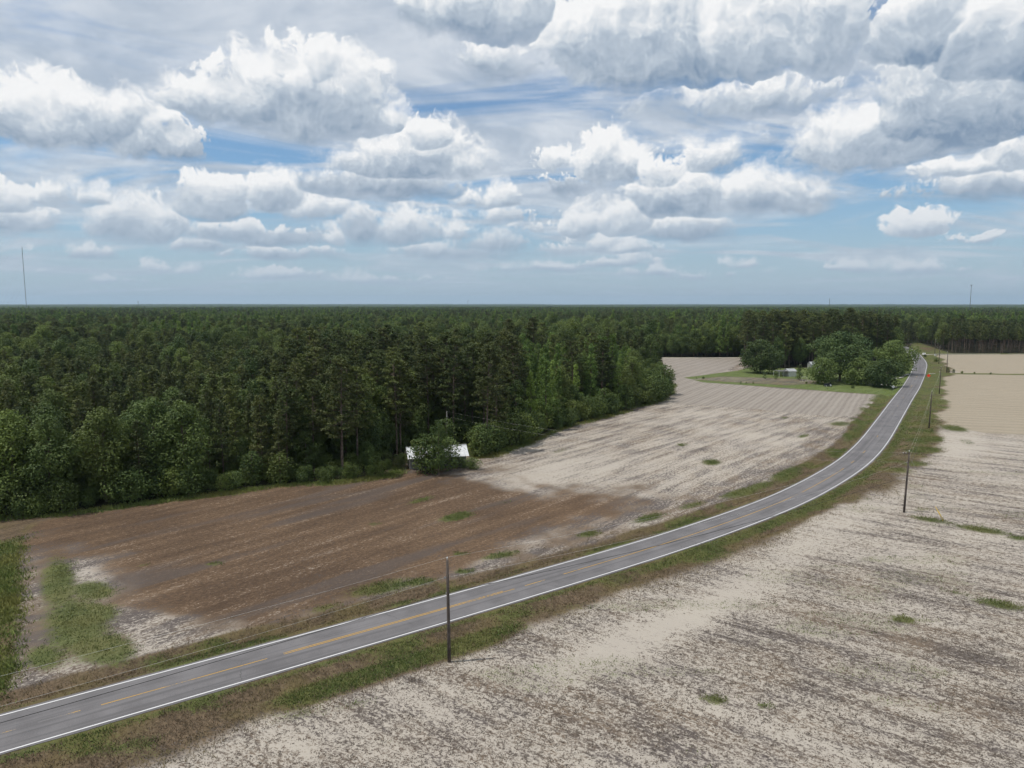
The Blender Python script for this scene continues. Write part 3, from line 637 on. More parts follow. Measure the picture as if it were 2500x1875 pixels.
def broad(seed, h, w, nl, per, L, Wd, low=0.22, shape='round', rt=0.25, lr=(0.16, 0.27)):
    r = np.random.default_rng(seed); mb = MB(); lobes = []
    for i in range(nl):
        t = (i + r.uniform(.0, 1)) / nl; z = h * (low + (0.93 - low) * t)
        if shape == 'cone': prof = (1 - t) ** 0.9 * 0.95 + 0.06
        elif shape == 'vase': prof = math.sin(math.pi * (0.22 + 0.66 * t)) ** 0.7
        else: prof = math.sqrt(max(0.05, 1 - (2 * t - 0.92) ** 2))
        rr = w / 2 * prof * math.sqrt(r.uniform(0.15, 1.0)); a = i * 2.39996 + r.normal(0, .5)
        lrad = w * r.uniform(*lr) * (0.62 if shape == 'cone' else 1.0) * (1 - 0.3 * t)
        rr = max(0, rr - lrad * .55)
        lobes.append((np.array([math.cos(a) * rr, math.sin(a) * rr, min(z, h - lrad * .8)]), lrad))
    mb.tube([(0, 0, -.3), (r.normal(0, .1), r.normal(0, .1), h * .3), (r.normal(0, .2), r.normal(0, .2), h * .62), (0, 0, h * .86)], [rt, rt * .75, rt * .45, .05], 7)
    for (c, rad) in lobes[::2]:
        z0 = max(h * .12, c[2] - np.hypot(c[0], c[1]) * .9 - rad * .3); mb.tube([(0, 0, min(z0, h * .6)), (c[0] * .5, c[1] * .5, (z0 + c[2]) * .5), tuple(c)], [rt * .34, rt * .2, .03], 4, False)
    V, F, T = lobe_cards(lobes, per, L, Wd, r)
    return mb, V, F, T
def shrub_mesh(seed, h, w, nl, per, L, Wd):
    return broad(seed, h, w, nl, per, L, Wd, 0.16, 'round', 0.05, (0.20, 0.34))

PROTO = {}
def proto(key, res, lm):
    mb, V, F, T = res
    PROTO[key] = (mb_mesh(mb, key + '_trunk', M_BARK), crown_mesh(key + '_crown', V, F, T, lm), res, lm)
for i in range(3): proto('tall_pine_%d' % i, pine(100 + i, 25.0, (0.34, 0.43, 0.28)[i], (5.4, 4.8, 5.8)[i], (72, 64, 82)[i], 4, 20, 0.72, 0.21), M_NEED)
for i in range(3): proto('young_pine_%d' % i, pine(120 + i, 17.0, (0.22, 0.28, 0.2)[i], (2.9, 2.6, 3.1)[i], 54, 2.6, 13, 0.75, 0.24, 0.15, 0.95), M_NEED)
for i in range(2): proto('stand_pine_%d' % i, pine(130 + i, 20.0, 0.52, 3.0, 40, 3, 14, 0.8, 0.26, 0.17, 0.6), M_NEED)
for i in range(3): proto('hardwood_%d' % i, broad(140 + i, 17.0, (9.5, 10.5, 8.5)[i], (26, 30, 24)[i], 72, 0.44, 0.30, 0.2), M_LEAF)
for i in range(2): proto('poplar_%d' % i, broad(150 + i, 20.0, (8.2, 7.4)[i], 32, 90, 0.46, 0.32, 0.14, 'cone', .22, (.17, .27)), M_POP)
for i in range(3): proto('shrub_%d' % i, shrub_mesh(160 + i, 4.5, (4.6, 5.4, 3.8)[i], (12, 14, 10)[i], 110, 0.27, 0.19), M_LEAF)
proto('pecan_tree', broad(170, 23.5, 33.0, 62, 17, 0.85, 0.6, 0.24, 'round', .55, (.10, .17)), M_YARD)
proto('yard_oak_0', broad(171, 17.5, 23.0, 44, 22, 0.75, 0.55, 0.16, 'round', .42, (.12, .19)), M_YARD)
proto('yard_oak_1', broad(172, 18.0, 24.0, 46, 22, 0.75, 0.55, 0.14, 'round', .42, (.12, .19)), M_YARD)
proto('small_oak_0', broad(173, 9.8, 12.5, 24, 34, 0.6, 0.42, 0.14, 'round', .22, (.15, .24)), M_YARD)
proto('small_oak_1', broad(174, 9.8, 13.0, 26, 34, 0.6, 0.42, 0.10, 'round', .22, (.15, .24)), M_YARD)
proto('vase_tree', broad(175, 6.0, 4.2, 14, 60, 0.42, 0.28, 0.12, 'vase', .09, (.16, .24)), M_YARD)
HT = {k: float(v[2][1][:, 2].max()) for k, v in PROTO.items()}

def tree(name, key, x, y, h, label, cat, group=None, rz=None, z=None, sx=1.0):
    k = h / HT[key]
    root = empty(name, (x, y, zg(x, y) - 0.15 if z is None else z), random.uniform(0, 6.28) if rz is None else rz, k)
    if sx != 1.0: root.scale = (k * sx, k * sx, k)
    prop(root, label, cat, group)
    link(bpy.data.objects.new('trunk', PROTO[key][0]), root); link(bpy.data.objects.new('crown', PROTO[key][1]), root)
    return root

# ------------------------------------------------------------------ where trees stand
def scatter(spacing, r0, r1, half, seed):
    r = np.random.default_rng(seed); m = r1 * math.sin(half)
    X, Y = np.meshgrid(np.arange(-m, m, spacing), np.arange(r0 * math.cos(half) * .8, r1, spacing))
    X = (X + r.uniform(-.42, .42, X.shape) * spacing).ravel(); Y = (Y + r.uniform(-.42, .42, Y.shape) * spacing).ravel()
    D = np.hypot(X, Y); k = (D > r0) & (D < r1) & (np.abs(np.arctan2(X, Y)) < half); return X[k], Y[k]
pts = []                                             # x, y, prototype, height
PK = ['tall_pine_0', 'tall_pine_1', 'tall_pine_2']; YK = ['young_pine_0', 'young_pine_1', 'young_pine_2']; SK = ['stand_pine_0', 'stand_pine_1']; HK = ['hardwood_0', 'hardwood_1', 'hardwood_2']; OK = ['poplar_0', 'poplar_1']
def edge_dist(X, Y, E):
    d = np.full(np.shape(X), 1e9)
    for i in range(len(E) - 1):
        e = E[i + 1] - E[i]; t = np.clip(((X - E[i, 0]) * e[0] + (Y - E[i, 1]) * e[1]) / (e @ e), 0, 1)
        d = np.minimum(d, np.hypot(X - E[i, 0] - t * e[0], Y - E[i, 1] - t * e[1]))
    return d
OPENW = np.array([G(x, y)[:2] for x, y in OPEN[1:33]])
for (sp, r0, r1, sd) in [(5.2, 90, 420, 1), (6.4, 420, 1000, 2), (7.7, 1000, 2000, 3), (10.5, 2000, 3500, 4)]:
    X, Y = scatter(sp, r0, r1, math.radians(41), sd); qx, qy = survey(X, Y)
    ok = ~in_poly(qx, qy, OPEN) & (Y > 40)
    if r0 < 1000: ok &= (np.abs(road_d(X, Y)) > 11) & (edge_dist(X, Y, OPENW) > 1.5)
    X, Y, qx, qy = X[ok], Y[ok], qx[ok], qy[ok]
    st = fbm(X / 160 + 31, Y / 160 + 7, 3); s2 = fbm(X / 70 + 3, Y / 90 + 17, 3); hn = fbm(X / 35, Y / 35 + 50, 2); ru = np.random.default_rng(sd + 50).random((len(X), 3))
    D = np.hypot(X, Y)
    for i in range(len(X)):
        u, v, w = ru[i]; x_, d_ = qx[i], D[i]
        if x_ < 2600 and x_ > 2040 and d_ < 760 or (x_ > 1990 and d_ < 640 and d_ > 500): k, h = SK[int(u * 2)], 19 + 2.2 * v
        elif 1600 < x_ < 1975 and d_ < 520: k, h = (PK[int(u * 3)], 26 + 4 * v) if w < .8 else (HK[int(u * 3)], 14 + 6 * v)
        elif x_ < 430 and d_ < 150: k, h = (HK[int(u * 3)], 13 + 7 * v) if w < .85 else (YK[int(u * 3)], 15 + 3 * v)
        elif x_ < 620 and d_ < 420: k, h = (YK[int(u * 3)], 14.5 + 4 * v) if w < .9 else (HK[int(u * 3)], 15 + 4 * v)
        elif x_ < 1130 and d_ < 260: k, h = (PK[int(u * 3)], 20 + 7.5 * v) if w < .54 else (HK[int(u * 3)], 10 + 11 * v)
        elif 1080 < x_ < 1620 and d_ < 330: k, h = (OK[int(u * 2)], 13 + 10 * v) if w < .66 else ((HK[int(u * 3)], 12 + 7 * v) if w < .9 else (PK[int(u * 3)], 20 + 4 * v))
        elif d_ < 1000 and st[i] < 0.47: k, h = (YK[int(u * 3)], 15 + 5 * v) if w < .85 else (HK[int(u * 3)], 16 + 5 * v)
        elif s2[i] > 0.48: k, h = (HK[int(u * 3)], 15 + 6 * v) if w < .8 else (OK[int(u * 2)], 18 + 4 * v)
        elif w < .7: k, h = (PK[int(u * 3)], 18 + 5.5 * v) if u < .4 else (SK[int(u * 2)], 17 + 4 * v)
        else: k, h = HK[int(u * 3)], 15 + 5 * v
        h *= 0.80 + 0.40 * hn[i]
        if d_ > 300 and w > .93: h *= 1.22
        if 1330 < x_ < 1600 and d_ < 345:
            if x_ > 1372: k, h = HK[int(u * 3)], 7.5 + 3 * v
            else: h = min(h, 15 + 3 * v)
        if d_ > 1400: h *= 0.95
        pts.append((X[i], Y[i], k, h))
print('trees', len(pts))

# ------------------------------------------------------------------ forest: the nearest trees one by one, the rest as one mass
TREE_TXT = {'tall': ('pine_tree', 'pine'), 'youn': ('pine_tree', 'pine'), 'stan': ('pine_tree', 'pine'), 'hard': ('hardwood_tree', 'tree'), 'popl': ('poplar_tree', 'tree')}
pts.sort(key=lambda p: math.hypot(p[0], p[1]) / p[3] ** 0.35)
N_SINGLE = 205
SEG = [(60, 'at the left edge of the picture'), (150, 'behind the yellow-green corner bush'), (260, 'above the left corner of the brown field'), (370, 'above the left part of the brown field'), (470, 'above the dark streak in the brown field'), (560, 'above the middle of the brown field'),
       (650, 'left of the bare trunks by the field'), (730, 'above the two green bushes left of the shed'), (810, 'a little left of the shed'), (880, 'just left of the shed'), (950, 'directly behind the shed'), (1010, 'behind the shed pole'), (1100, 'just right of the shed pole'),
       (1200, 'right of the shed wires'), (1260, 'above the bright bush at the wood edge'), (1320, 'where the wood edge starts to bend'), (1370, 'on the bend before the wood tip'), (1410, 'next to the tip of the wood'), (3000, 'at the right tip of the wood')]
def zone_label(kind, x, y, h):
    q, _ = survey(np.array([x]), np.array([y])); q = float(q[0]); e = float(edge_dist(np.array([x]), np.array([y]), OPENW)[0])
    where = next(l for lim, l in SEG if q < lim)
    rank = 'front-row ' if e < 6 else 'second-row ' if e < 12 else 'third-row ' if e < 18 else 'deep-set '
    big = 'tall ' if h > {'tall': 24.5, 'youn': 17.5, 'stan': 20, 'hard': 15.5, 'popl': 18.5}[kind] else 'shorter '
    what = {'tall': 'bare-trunked dark pine', 'youn': 'young dense green pine', 'stan': 'slim dark pine', 'hard': 'dark broad-leaved tree', 'popl': 'bright pointed poplar'}[kind]
    return rank + big + what + ' ' + where, where
for (x, y, k, h) in pts[:N_SINGLE]:
    nm, cat = TREE_TXT[k[:4]]; lb, where = zone_label(k[:4], x, y, h)
    tree(nm, k, x, y, h, lb, cat, 'trees of the wood ' + where)

def forest_object(name, label, plist, keys):
    coll = bpy.data.collections.new(name + '_kinds')
    for k in sorted(keys):
        mb, V, F, T = PROTO[k][2]; nv = len(mb.v); me = bpy.data.meshes.new(k)
        tv = np.array(mb.v); allv = np.concatenate([tv, V]); fl = [tuple(f) for f in mb.f]
        me.from_pydata(allv.tolist(), [], fl + (F + nv).tolist()); me.materials.append(M_BARK); me.materials.append(PROTO[k][3])
        me.polygons.foreach_set('material_index', np.concatenate([np.zeros(len(fl), np.int32), np.ones(len(F), np.int32)]))
        at = me.attributes.new('tone', 'FLOAT', 'POINT'); at.data.foreach_set('value', np.concatenate([np.zeros(nv), T]).astype(np.float32)); me.update()
        coll.objects.link(bpy.data.objects.new(k, me))
    ks = {k: i for i, k in enumerate(sorted(keys))}; r = np.random.default_rng(77)
    P = np.array([(p[0], p[1], -0.25) for p in plist], np.float32)
    me = bpy.data.meshes.new(name); me.vertices.add(len(P)); me.vertices.foreach_set('co', P.ravel())
    a = me.attributes.new('scl', 'FLOAT', 'POINT'); a.data.foreach_set('value', np.array([p[3] / HT[p[2]] for p in plist], np.float32))
    a = me.attributes.new('rot', 'FLOAT', 'POINT'); a.data.foreach_set('value', r.uniform(0, 6.28, len(P)).astype(np.float32))
    a = me.attributes.new('pid', 'INT', 'POINT'); a.data.foreach_set('value', np.array([ks[p[2]] for p in plist], np.int32))
    ob = prop(link(bpy.data.objects.new(name, me)), label, 'forest', kind='stuff')
    ng = bpy.data.node_groups.new(name, 'GeometryNodeTree'); N = NT(ng)
    ng.interface.new_socket('Geometry', in_out='INPUT', socket_type='NodeSocketGeometry'); ng.interface.new_socket('Geometry', in_out='OUTPUT', socket_type='NodeSocketGeometry')
    gi = N.node('NodeGroupInput'); go = N.node('NodeGroupOutput'); ci = N.node('GeometryNodeCollectionInfo'); ci.inputs[0].default_value = coll; ci.inputs[1].default_value = True; ci.inputs[2].default_value = True
    io = N.node('GeometryNodeInstanceOnPoints'); N.l.new(gi.outputs[0], io.inputs['Points']); N.l.new(ci.outputs[0], io.inputs['Instance']); io.inputs['Pick Instance'].default_value = True
    def na(nm, typ):
        q = N.node('GeometryNodeInputNamedAttribute'); q.data_type = typ; q.inputs[0].default_value = nm; return next(o for o in q.outputs if o.enabled and o.name == 'Attribute')
    N.l.new(na('pid', 'INT'), io.inputs['Instance Index'])
    N.l.new(N.xyz(0.0, 0.0, na('rot', 'FLOAT')), io.inputs['Rotation']); N.l.new(na('scl', 'FLOAT'), io.inputs['Scale'])
    N.l.new(io.outputs[0], go.inputs[0])
    md = ob.modifiers.new('forest', 'NODES'); md.node_group = ng
    return ob
forest_object('forest', 'dark mixed pine and hardwood forest stretching to the horizon', pts[N_SINGLE:], set(p[2] for p in pts))
# canopy far away, a rolling sheet of crowns
fx = []; fy = []
rr_ = 3400.0; radii = []
while rr_ < 22000: radii.append(rr_); rr_ *= 1.02
az_ = np.radians(np.arange(-44, 44.01, 0.16)); RR, AA = np.meshgrid(np.array(radii), az_, indexing='ij')
cx_ = RR * np.sin(AA); cy_ = RR * np.cos(AA)
cz_ = 11 + 9 * fbm(cx_ / 60, cy_ / 60, 2) + 9 * (fbm(cx_ / 900 + 4, cy_ / 900, 3) - 0.5) + rng.uniform(-2.5, 2.5, cx_.shape) + np.clip((RR - 5000) / 1000, 0, 12) * (fbm(cx_ / 2500 + 1, cy_ / 2500 + 8, 3) - 0.42) * 4
a = (np.arange(len(radii) - 1)[:, None] * len(az_) + np.arange(len(az_) - 1)[None, :]).ravel()
m, n = mat('far_canopy'); P = n.node('ShaderNodeNewGeometry').outputs['Position']
finish_mat(n, n.mix(n.noise(P, 0.012, 5, 0.65), (0.020, 0.032, 0.013), (0.055, 0.082, 0.028)), 0.9, spec=0.1)
me = np_mesh('far_forest_canopy', np.stack([cx_.ravel(), cy_.ravel(), cz_.ravel()], 1), np.stack([a, a + 1, a + len(az_) + 1, a + len(az_)], 1), [m])
prop(link(bpy.data.objects.new('far_forest_canopy', me)), 'blue-green treetops of the distant forest along the horizon', 'forest', kind='stuff')

# ------------------------------------------------------------------ haze
hb = MB().box((0, 9000, 170), (44000, 44000, 350))
hm, n = mat('haze'); pv = n.node('ShaderNodeVolumePrincipled'); pv.inputs['Color'].default_value = (0.62, 0.82, 1.0, 1); pv.inputs['Density'].default_value = 0.000038; pv.inputs['Anisotropy'].default_value = 0.2
o_ = n.node('ShaderNodeOutputMaterial'); n.l.new(pv.outputs[0], o_.inputs['Volume'])
prop(hb.build('haze', hm), 'thin blue summer haze over the whole countryside', 'haze', kind='stuff')

# ------------------------------------------------------------------ shrubs along the edge of the wood
EDGE = np.array([G(x, y)[:2] for x, y in OPEN[2:19]])
def along(E, step):
    out = []; acc = 0.0
    for a, b in zip(E, E[1:]):
        L = np.hypot(*(b - a)); t = acc
        while t < L: out.append((a + (b - a) * t / L, (b - a) / L)); t += step
        acc = t - L
    return out
def shrub(x, y, h, label, group=None, key=None, sx=1.0):
    return tree('shrub', key or 'shrub_%d' % random.randrange(3), x, y, h, label, 'shrub', group, sx=sx)
for i, (p, t) in enumerate(along(EDGE, 2.7)):
    nrm = np.array([-t[1], t[0]]); q = p + nrm * random.uniform(-1.2, 2.6) + t * random.uniform(-1, 1)
    sx_, _ = survey(np.array([q[0]]), np.array([q[1]])); sx_ = float(sx_[0])
    if 840 < sx_ < 1030: continue
    h = random.uniform(3.2, 7.0) if sx_ < 620 else random.uniform(2.2, 4.2) if sx_ < 900 else random.uniform(4.5, 9.0) if sx_ < 1350 else random.uniform(6.0, 10.5)
    where = next(l for lim, l in SEG if sx_ < lim)
    shrub(q[0], q[1], h, ('tall' if h > 6 else 'mid-sized' if h > 4 else 'low') + ' green shrub at the field edge ' + where, 'shrubs at the field edge')
for (x, y, h, lb) in [(135, 1108, 6.0, 'large yellow-green bush at the left corner of the field'), (50, 1117, 3.4, 'small bush at the far left beside the weedy ditch'), (1432, 853, 12.5, 'big rounded dark green bush at the very tip of the wood'),
                      (1408, 858, 11.0, 'dark rounded bush beside the biggest one at the tip of the wood'), (1228, 920, 6.0, 'bright yellow-green bush halfway along the wood edge')]:
    p = G(x, y); shrub(p.x, p.y, h, lb)
# undergrowth inside the wood
ug = []
X, Y = scatter(2.9, 95, 300, math.radians(40), 21); qx, qy = survey(X, Y)
ed = edge_dist(X, Y, EDGE); ok = ~in_poly(qx, qy, OPEN) & (ed < 26) & (ed > 2.5)
for x, y, e in zip(X[ok], Y[ok], ed[ok]):
    ug.append((x, y, 'shrub_%d' % random.randrange(3), random.uniform(2.2, 4.5) if e < 12 else random.uniform(3, 7)) if random.random() < 0.8 else (x, y, HK[random.randrange(3)], random.uniform(6, 11)))
forest_object('undergrowth', 'dark tangled undergrowth inside the edge of the wood', ug, set(p[2] for p in ug))['category'] = 'undergrowth'

# ------------------------------------------------------------------ utility poles and wires
M_POLE = simple('weathered_pole_wood', (0.085, 0.070, 0.060), 0.9, 0.35, 1.2, bump=0.4)
M_PORC = simple('porcelain', (0.55, 0.55, 0.53), 0.35, 0.1); M_STEEL = simple('galvanised_steel', (0.30, 0.31, 0.32), 0.5, 0.2, 6, 0.6)
M_WIRE = simple('aluminium_wire', (0.62, 0.62, 0.58), 0.45, 0.05, 1, 0.3); M_CABLE = simple('black_cable', (0.018, 0.018, 0.018), 0.7, 0.1)
s2212 = lambda x, y: (x / SV, y / SV)
POLES = [None] + [G(*s2212(*q)) for q in [(1097, 1613), (2207, 1249), (2268, 1045), (2293, 961), (2311, 909), (2292, 888), (2282, 865)]]
POLES[0] = POLES[1] * 2 - POLES[2]
PLAB = ['tall utility pole left of the picture beside the road', 'tall bare utility pole in the green verge, nearest the camera', 'utility pole with yellow guy guards in the pale right-hand field', 'utility pole in the green roadside strip where the fields change colour',
        'utility pole at the tip of the grass strip near the orange sign', 'thin utility pole at the grassy strip between the two right-hand fields', 'distant utility pole standing before the dark pine plantation', 'farthest utility pole by the side lane']
lean = [0, 0.02, -0.028, -0.02, -0.01, 0, 0.0, 0]
TOPS = []
for i, p in enumerate(POLES):
    z0 = zg(p.x, p.y); hgt = 10.4; root = prop(empty('utility_pole', (p.x, p.y, z0)), PLAB[i], 'utility pole', 'utility poles along the road')
    lx = lean[i] * hgt * (1 if i != 2 else -1) if False else 0.0
    dx_ = {1: -0.10, 2: 0.25, 3: 0.15, 4: 0.05}.get(i, 0.0)
    mb = MB().tube([(0, 0, -0.6), (dx_ * .3, 0, hgt * .33), (dx_ * .66, 0, hgt * .66), (dx_, 0, hgt)], [0.185, 0.165, 0.145, 0.12], 10); mb.build('shaft', M_POLE, root, True)
    MB().tube([(dx_, 0, hgt), (dx_, 0, hgt + .12), (dx_, 0, hgt + .16), (dx_, 0, hgt + .34)], [.025, .025, .085, .05], 8).build('insulator', M_PORC, root, True)
    MB().box((dx_ * .85 - 0.2, 0, hgt - 1.75), (0.20, 0.06, 0.10)).tube([(dx_ * .85 - .28, 0, hgt - 1.86), (dx_ * .85 - .28, 0, hgt - 1.64)], .045, 8).build('neutral_bracket', M_STEEL, root)
    MB().box((dx_ * .6 - 0.19, 0, 7.1 if i < 2 else 6.2), (0.10, 0.08, 0.12)).build('cable_clamp', M_STEEL, root)
    if i == 2:
        MB().box((dx_ - 0.55, 0, hgt - 0.28), (1.1, 0.09, 0.10)).build('crossarm', M_POLE, root)
        for xx in (-0.95, -0.55): MB().tube([(dx_ + xx, 0, hgt - .23), (dx_ + xx, 0, hgt - .1), (dx_ + xx, 0, hgt - .02)], [.05, .07, .03], 8).build('insulator', M_PORC, root, True)
    B = Vector((p.x, p.y, z0)); TOPS.append((B + Vector((dx_, 0, hgt + .30)), B + Vector((dx_ * .85 - .28, 0, hgt - 1.75)), B + Vector((dx_ * .6 - .24, 0, 7.1 if i < 2 else 6.2))))
def span(a, b, sag, n=14):
    return [a.lerp(b, t / n) - Vector((0, 0, sag * 4 * (t / n) * (1 - t / n))) for t in range(n + 1)]
def wire(name, ends, sag, rad, mt, label, n=14):
    pts_ = []
    for a, b in zip(ends, ends[1:]): pts_ += span(a, b, sag, n)[:-1]
    pts_.append(ends[-1]); return prop(MB().tube(pts_, rad, 5).build(name, mt, None, True), label, 'wire')
wire('overhead_wire', [t[0] for t in TOPS], 1.1, 0.007, M_WIRE, 'thin bright overhead wire along the tops of the roadside poles')
wire('overhead_wire', [t[1] for t in TOPS], 1.3, 0.007, M_WIRE, 'thin bright lower wire strung below the pole tops beside the road')
wire('telephone_cable', [t[2] for t in TOPS], 0.9, 0.022, M_CABLE, 'black telephone cable seen dark against the grey road')
# pole by the shed and its service wires
p = G(966, 968); z0 = zg(p.x, p.y)
root = prop(empty('utility_pole', (p.x, p.y, z0)), 'grey utility pole in the bushes behind the overgrown shed', 'utility pole', 'utility poles along the road')
MB().tube([(0, 0, -.5), (0, 0, 4), (0, 0, 9.0)], [.16, .14, .11], 9).build('shaft', simple('grey_pole_wood', (0.17, 0.165, 0.155), .9, .3, 1.5), root, True)
MB().tube([(0, 0, 9.0), (0, 0, 9.1), (0, 0, 9.3)], [.03, .08, .04], 8).build('insulator', M_PORC, root, True)
MB().box((0, -.18, 8.0), (.08, .2, .1)).build('neutral_bracket', M_STEEL, root)
sp = Vector((p.x, p.y, z0)); t2 = TOPS[2]
wire('service_wire', [t2[0] + Vector((-.9, 0, -.35)), sp + Vector((0, 0, 9.25))], 2.4, 0.005, M_WIRE, 'upper thin wire crossing the field from the shed pole', 26)
wire('service_wire', [t2[1], sp + Vector((0, -.2, 8.0))], 2.4, 0.005, M_WIRE, 'lower thin wire crossing the field from the shed pole', 26)
M_YGUARD = simple('yellow_plastic', (0.62, 0.42, 0.05), 0.5, 0.1)
B = POLES[2]; zb = zg(B.x, B.y)
for (gx_, gy_), top, lb in [((2303, 1271.5), 9.9, 'nearer guy wire with a yellow guard by the pole in the pale field'), ((2305, 1268), 8.2, 'farther guy wire with a yellow guard by the pole in the pale field')]:
    g_ = G(*s2212(gx_, gy_)); g_.z = zg(g_.x, g_.y); tp = Vector((B.x + .2, B.y, zb + top)); d = (tp - g_)
    root = prop(empty('guy_wire', g_), lb, 'guy wire', 'guy wires')
    MB().tube([(0, 0, -.2), tuple(d * .5), tuple(d)], .008, 5).build('strand', M_STEEL, root, True)
    u = d.normalized(); MB().tube([tuple(u * .1), tuple(u * 2.45)], .04, 8).build('guard', M_YGUARD, root, True)

# ------------------------------------------------------------------ overgrown shed
M_ROOFM = simple('white_roof_metal', (0.60, 0.61, 0.62), 0.45, 0.12, 1.0, 0.0, 0.4); M_BOARD = simple('weathered_boards', (0.20, 0.195, 0.185), 0.9, 0.35, 2.0)
e0 = G(883, 988.5, 2.6); e1 = G(1010.5, 981.5, 2.6); axs = (e1 - e0); LEN = axs.length; ang = math.atan2(axs.y, axs.x)
shed = prop(empty('shed', (e0.x, e0.y, zg(e0.x, e0.y)), ang), 'old grey board shed with a white metal roof, half hidden by bushes', 'shed')
WD, EV, RG = 5.6, 2.6, 4.3                              # x along the building, y to the back
def boards(x0, x1, y, axis, zt, nb):
    for k in range(nb):
        a = x0 + (x1 - x0) * (k + .5) / nb; w = (x1 - x0) / nb - .02; zz = zt(a) + random.uniform(-.05, .0)
        c = (a, y + random.uniform(-.01, .01), zz / 2) if axis == 0 else (y + random.uniform(-.01, .01), a, zz / 2)
        d = (w, .03, zz) if axis == 0 else (.03, w, zz)
        MB().box(c, d).build('board', M_BOARD, shed)
boards(0.3, LEN - .3, .35, 0, lambda a: EV - .02, 34)
boards(0.35, WD - .35, .3, 1, lambda a: EV - .02 + (RG - EV) * (1 - abs(a - WD / 2) / (WD / 2)) - .08, 17)
boards(0.35, WD - .35, LEN - .3, 1, lambda a: EV - .02 + (RG - EV) * (1 - abs(a - WD / 2) / (WD / 2)) - .08, 17)
boards(0.3, LEN - .3, WD - .35, 0, lambda a: EV - .02, 34)
npan = 16
for side_ in (0, 1):
    for k in range(npan):
        x0 = -.25 + (LEN + .5) * k / npan; x1 = -.25 + (LEN + .5) * (k + 1) / npan - .015; dz = random.uniform(0, .02)
        y0, y1 = (-.35, WD / 2) if side_ == 0 else (WD + .35, WD / 2)
        zl = EV - .35 * (RG - EV) / (WD / 2)
        vs = [(x0, y0, zl + dz), (x1, y0, zl + dz), (x1, y1, RG + dz), (x0, y1, RG + dz)]; vs += [(a, b, c + .03) for a, b, c in vs]
        MB().add(vs, [(3, 2, 1, 0), (4, 5, 6, 7), (0, 1, 5, 4), (1, 2, 6, 5), (2, 3, 7, 6), (3, 0, 4, 7)]).add([(x0, y0, zl + dz + .03), (x0 + .04, y0, zl + dz + .07), (x0 + .08, y0, zl + dz + .03), (x0, y1, RG + dz + .03), (x0 + .04, y1, RG + dz + .07), (x0 + .08, y1, RG + dz + .03)], [(0, 1, 4, 3), (1, 2, 5, 4)]).build('roof_panel', M_ROOFM, shed)
MB().box((LEN / 2, WD / 2, RG + .07), (LEN + .55, .3, .05)).build('ridge_cap', M_ROOFM, shed)
MB().box((.27, 1.9, 1.0), (.05, 1.0, 1.9)).build('door', simple('dark_door_boards', (.10, .09, .08), .9, .3), shed)
for (x, y, h, lb, sx_) in [(948, 1026, 12.0, 'tall dark bush growing over the front of the shed', .80), (915, 1018, 7.4, 'bush hiding the left half of the shed', 1.0), (932, 1021, 8.9, 'bush between the two visible pieces of the shed roof', 1.0), (868, 1008, 3.4, 'small bush at the left corner of the shed', 1.0),
                           (1020, 1012, 3.0, 'grassy bush right of the shed by the field', 1.3), (968, 1015, 7.6, 'dark bush right of the tallest one in front of the shed', 1.0), (1000, 1010, 2.8, 'low bush hiding the right wall of the shed', 1.1), (985, 1008, 3.4, 'low bush under the right end of the shed roof', 1.2), (962, 974, 8.5, 'tall bush rising behind the shed roof', .9), (1035, 985, 6.5, 'large bush to the right of the shed pole', 1.1), (995, 955, 8.0, 'leafy bush behind the right end of the shed', 1.0),
                           (715, 1034, 3.0, 'green bush at the field edge left of the shed', 1.2), (765, 1032, 3.4, 'bigger green bush at the field edge left of the shed', 1.1), (835, 1012, 2.4, 'low bush in the weeds left of the shed', 1.2)]:
    p = G(x, y); shrub(p.x, p.y, h, lb, sx=sx_, key='hardwood_2' if h > 9 else None)

# ------------------------------------------------------------------ yard
def yt(name, key, x, y, h, lb, cat='tree', sx=1.0):
    p = G(x, y); return tree(name, key, p.x, p.y, h, lb, cat, sx=sx)
yt('pecan_tree', 'pecan_tree', 1814, 822, 23.5, 'largest spreading yard tree, in front of the white house')
yt('yard_oak', 'yard_oak_0', 1643, 806, 18.0, 'broad yard tree at the left end of the lawn')
yt('yard_oak', 'yard_oak_1', 1932, 809, 18.0, 'broad yard tree overhanging the road')
yt('small_oak', 'small_oak_0', 1774, 829, 12.5, 'smaller round tree left of the largest yard tree trunk')
yt('small_oak', 'small_oak_1', 1855, 830, 12.5, 'smaller round tree right of the largest yard tree trunk')
yt('small_oak', 'small_oak_1', 1912, 836, 12.5, 'smaller round tree beside the driveway and the diamond sign', sx=1.05)
yt('vase_tree', 'vase_tree', 1726, 820, 7.5, 'narrow upright tree beside the white garage')
yt('sapling', 'vase_tree', 1652, 818, 3.6, 'small young tree on the lawn, left one of the pair')
yt('sapling', 'vase_tree', 1676, 819, 3.8, 'small young tree on the lawn, right one of the pair')
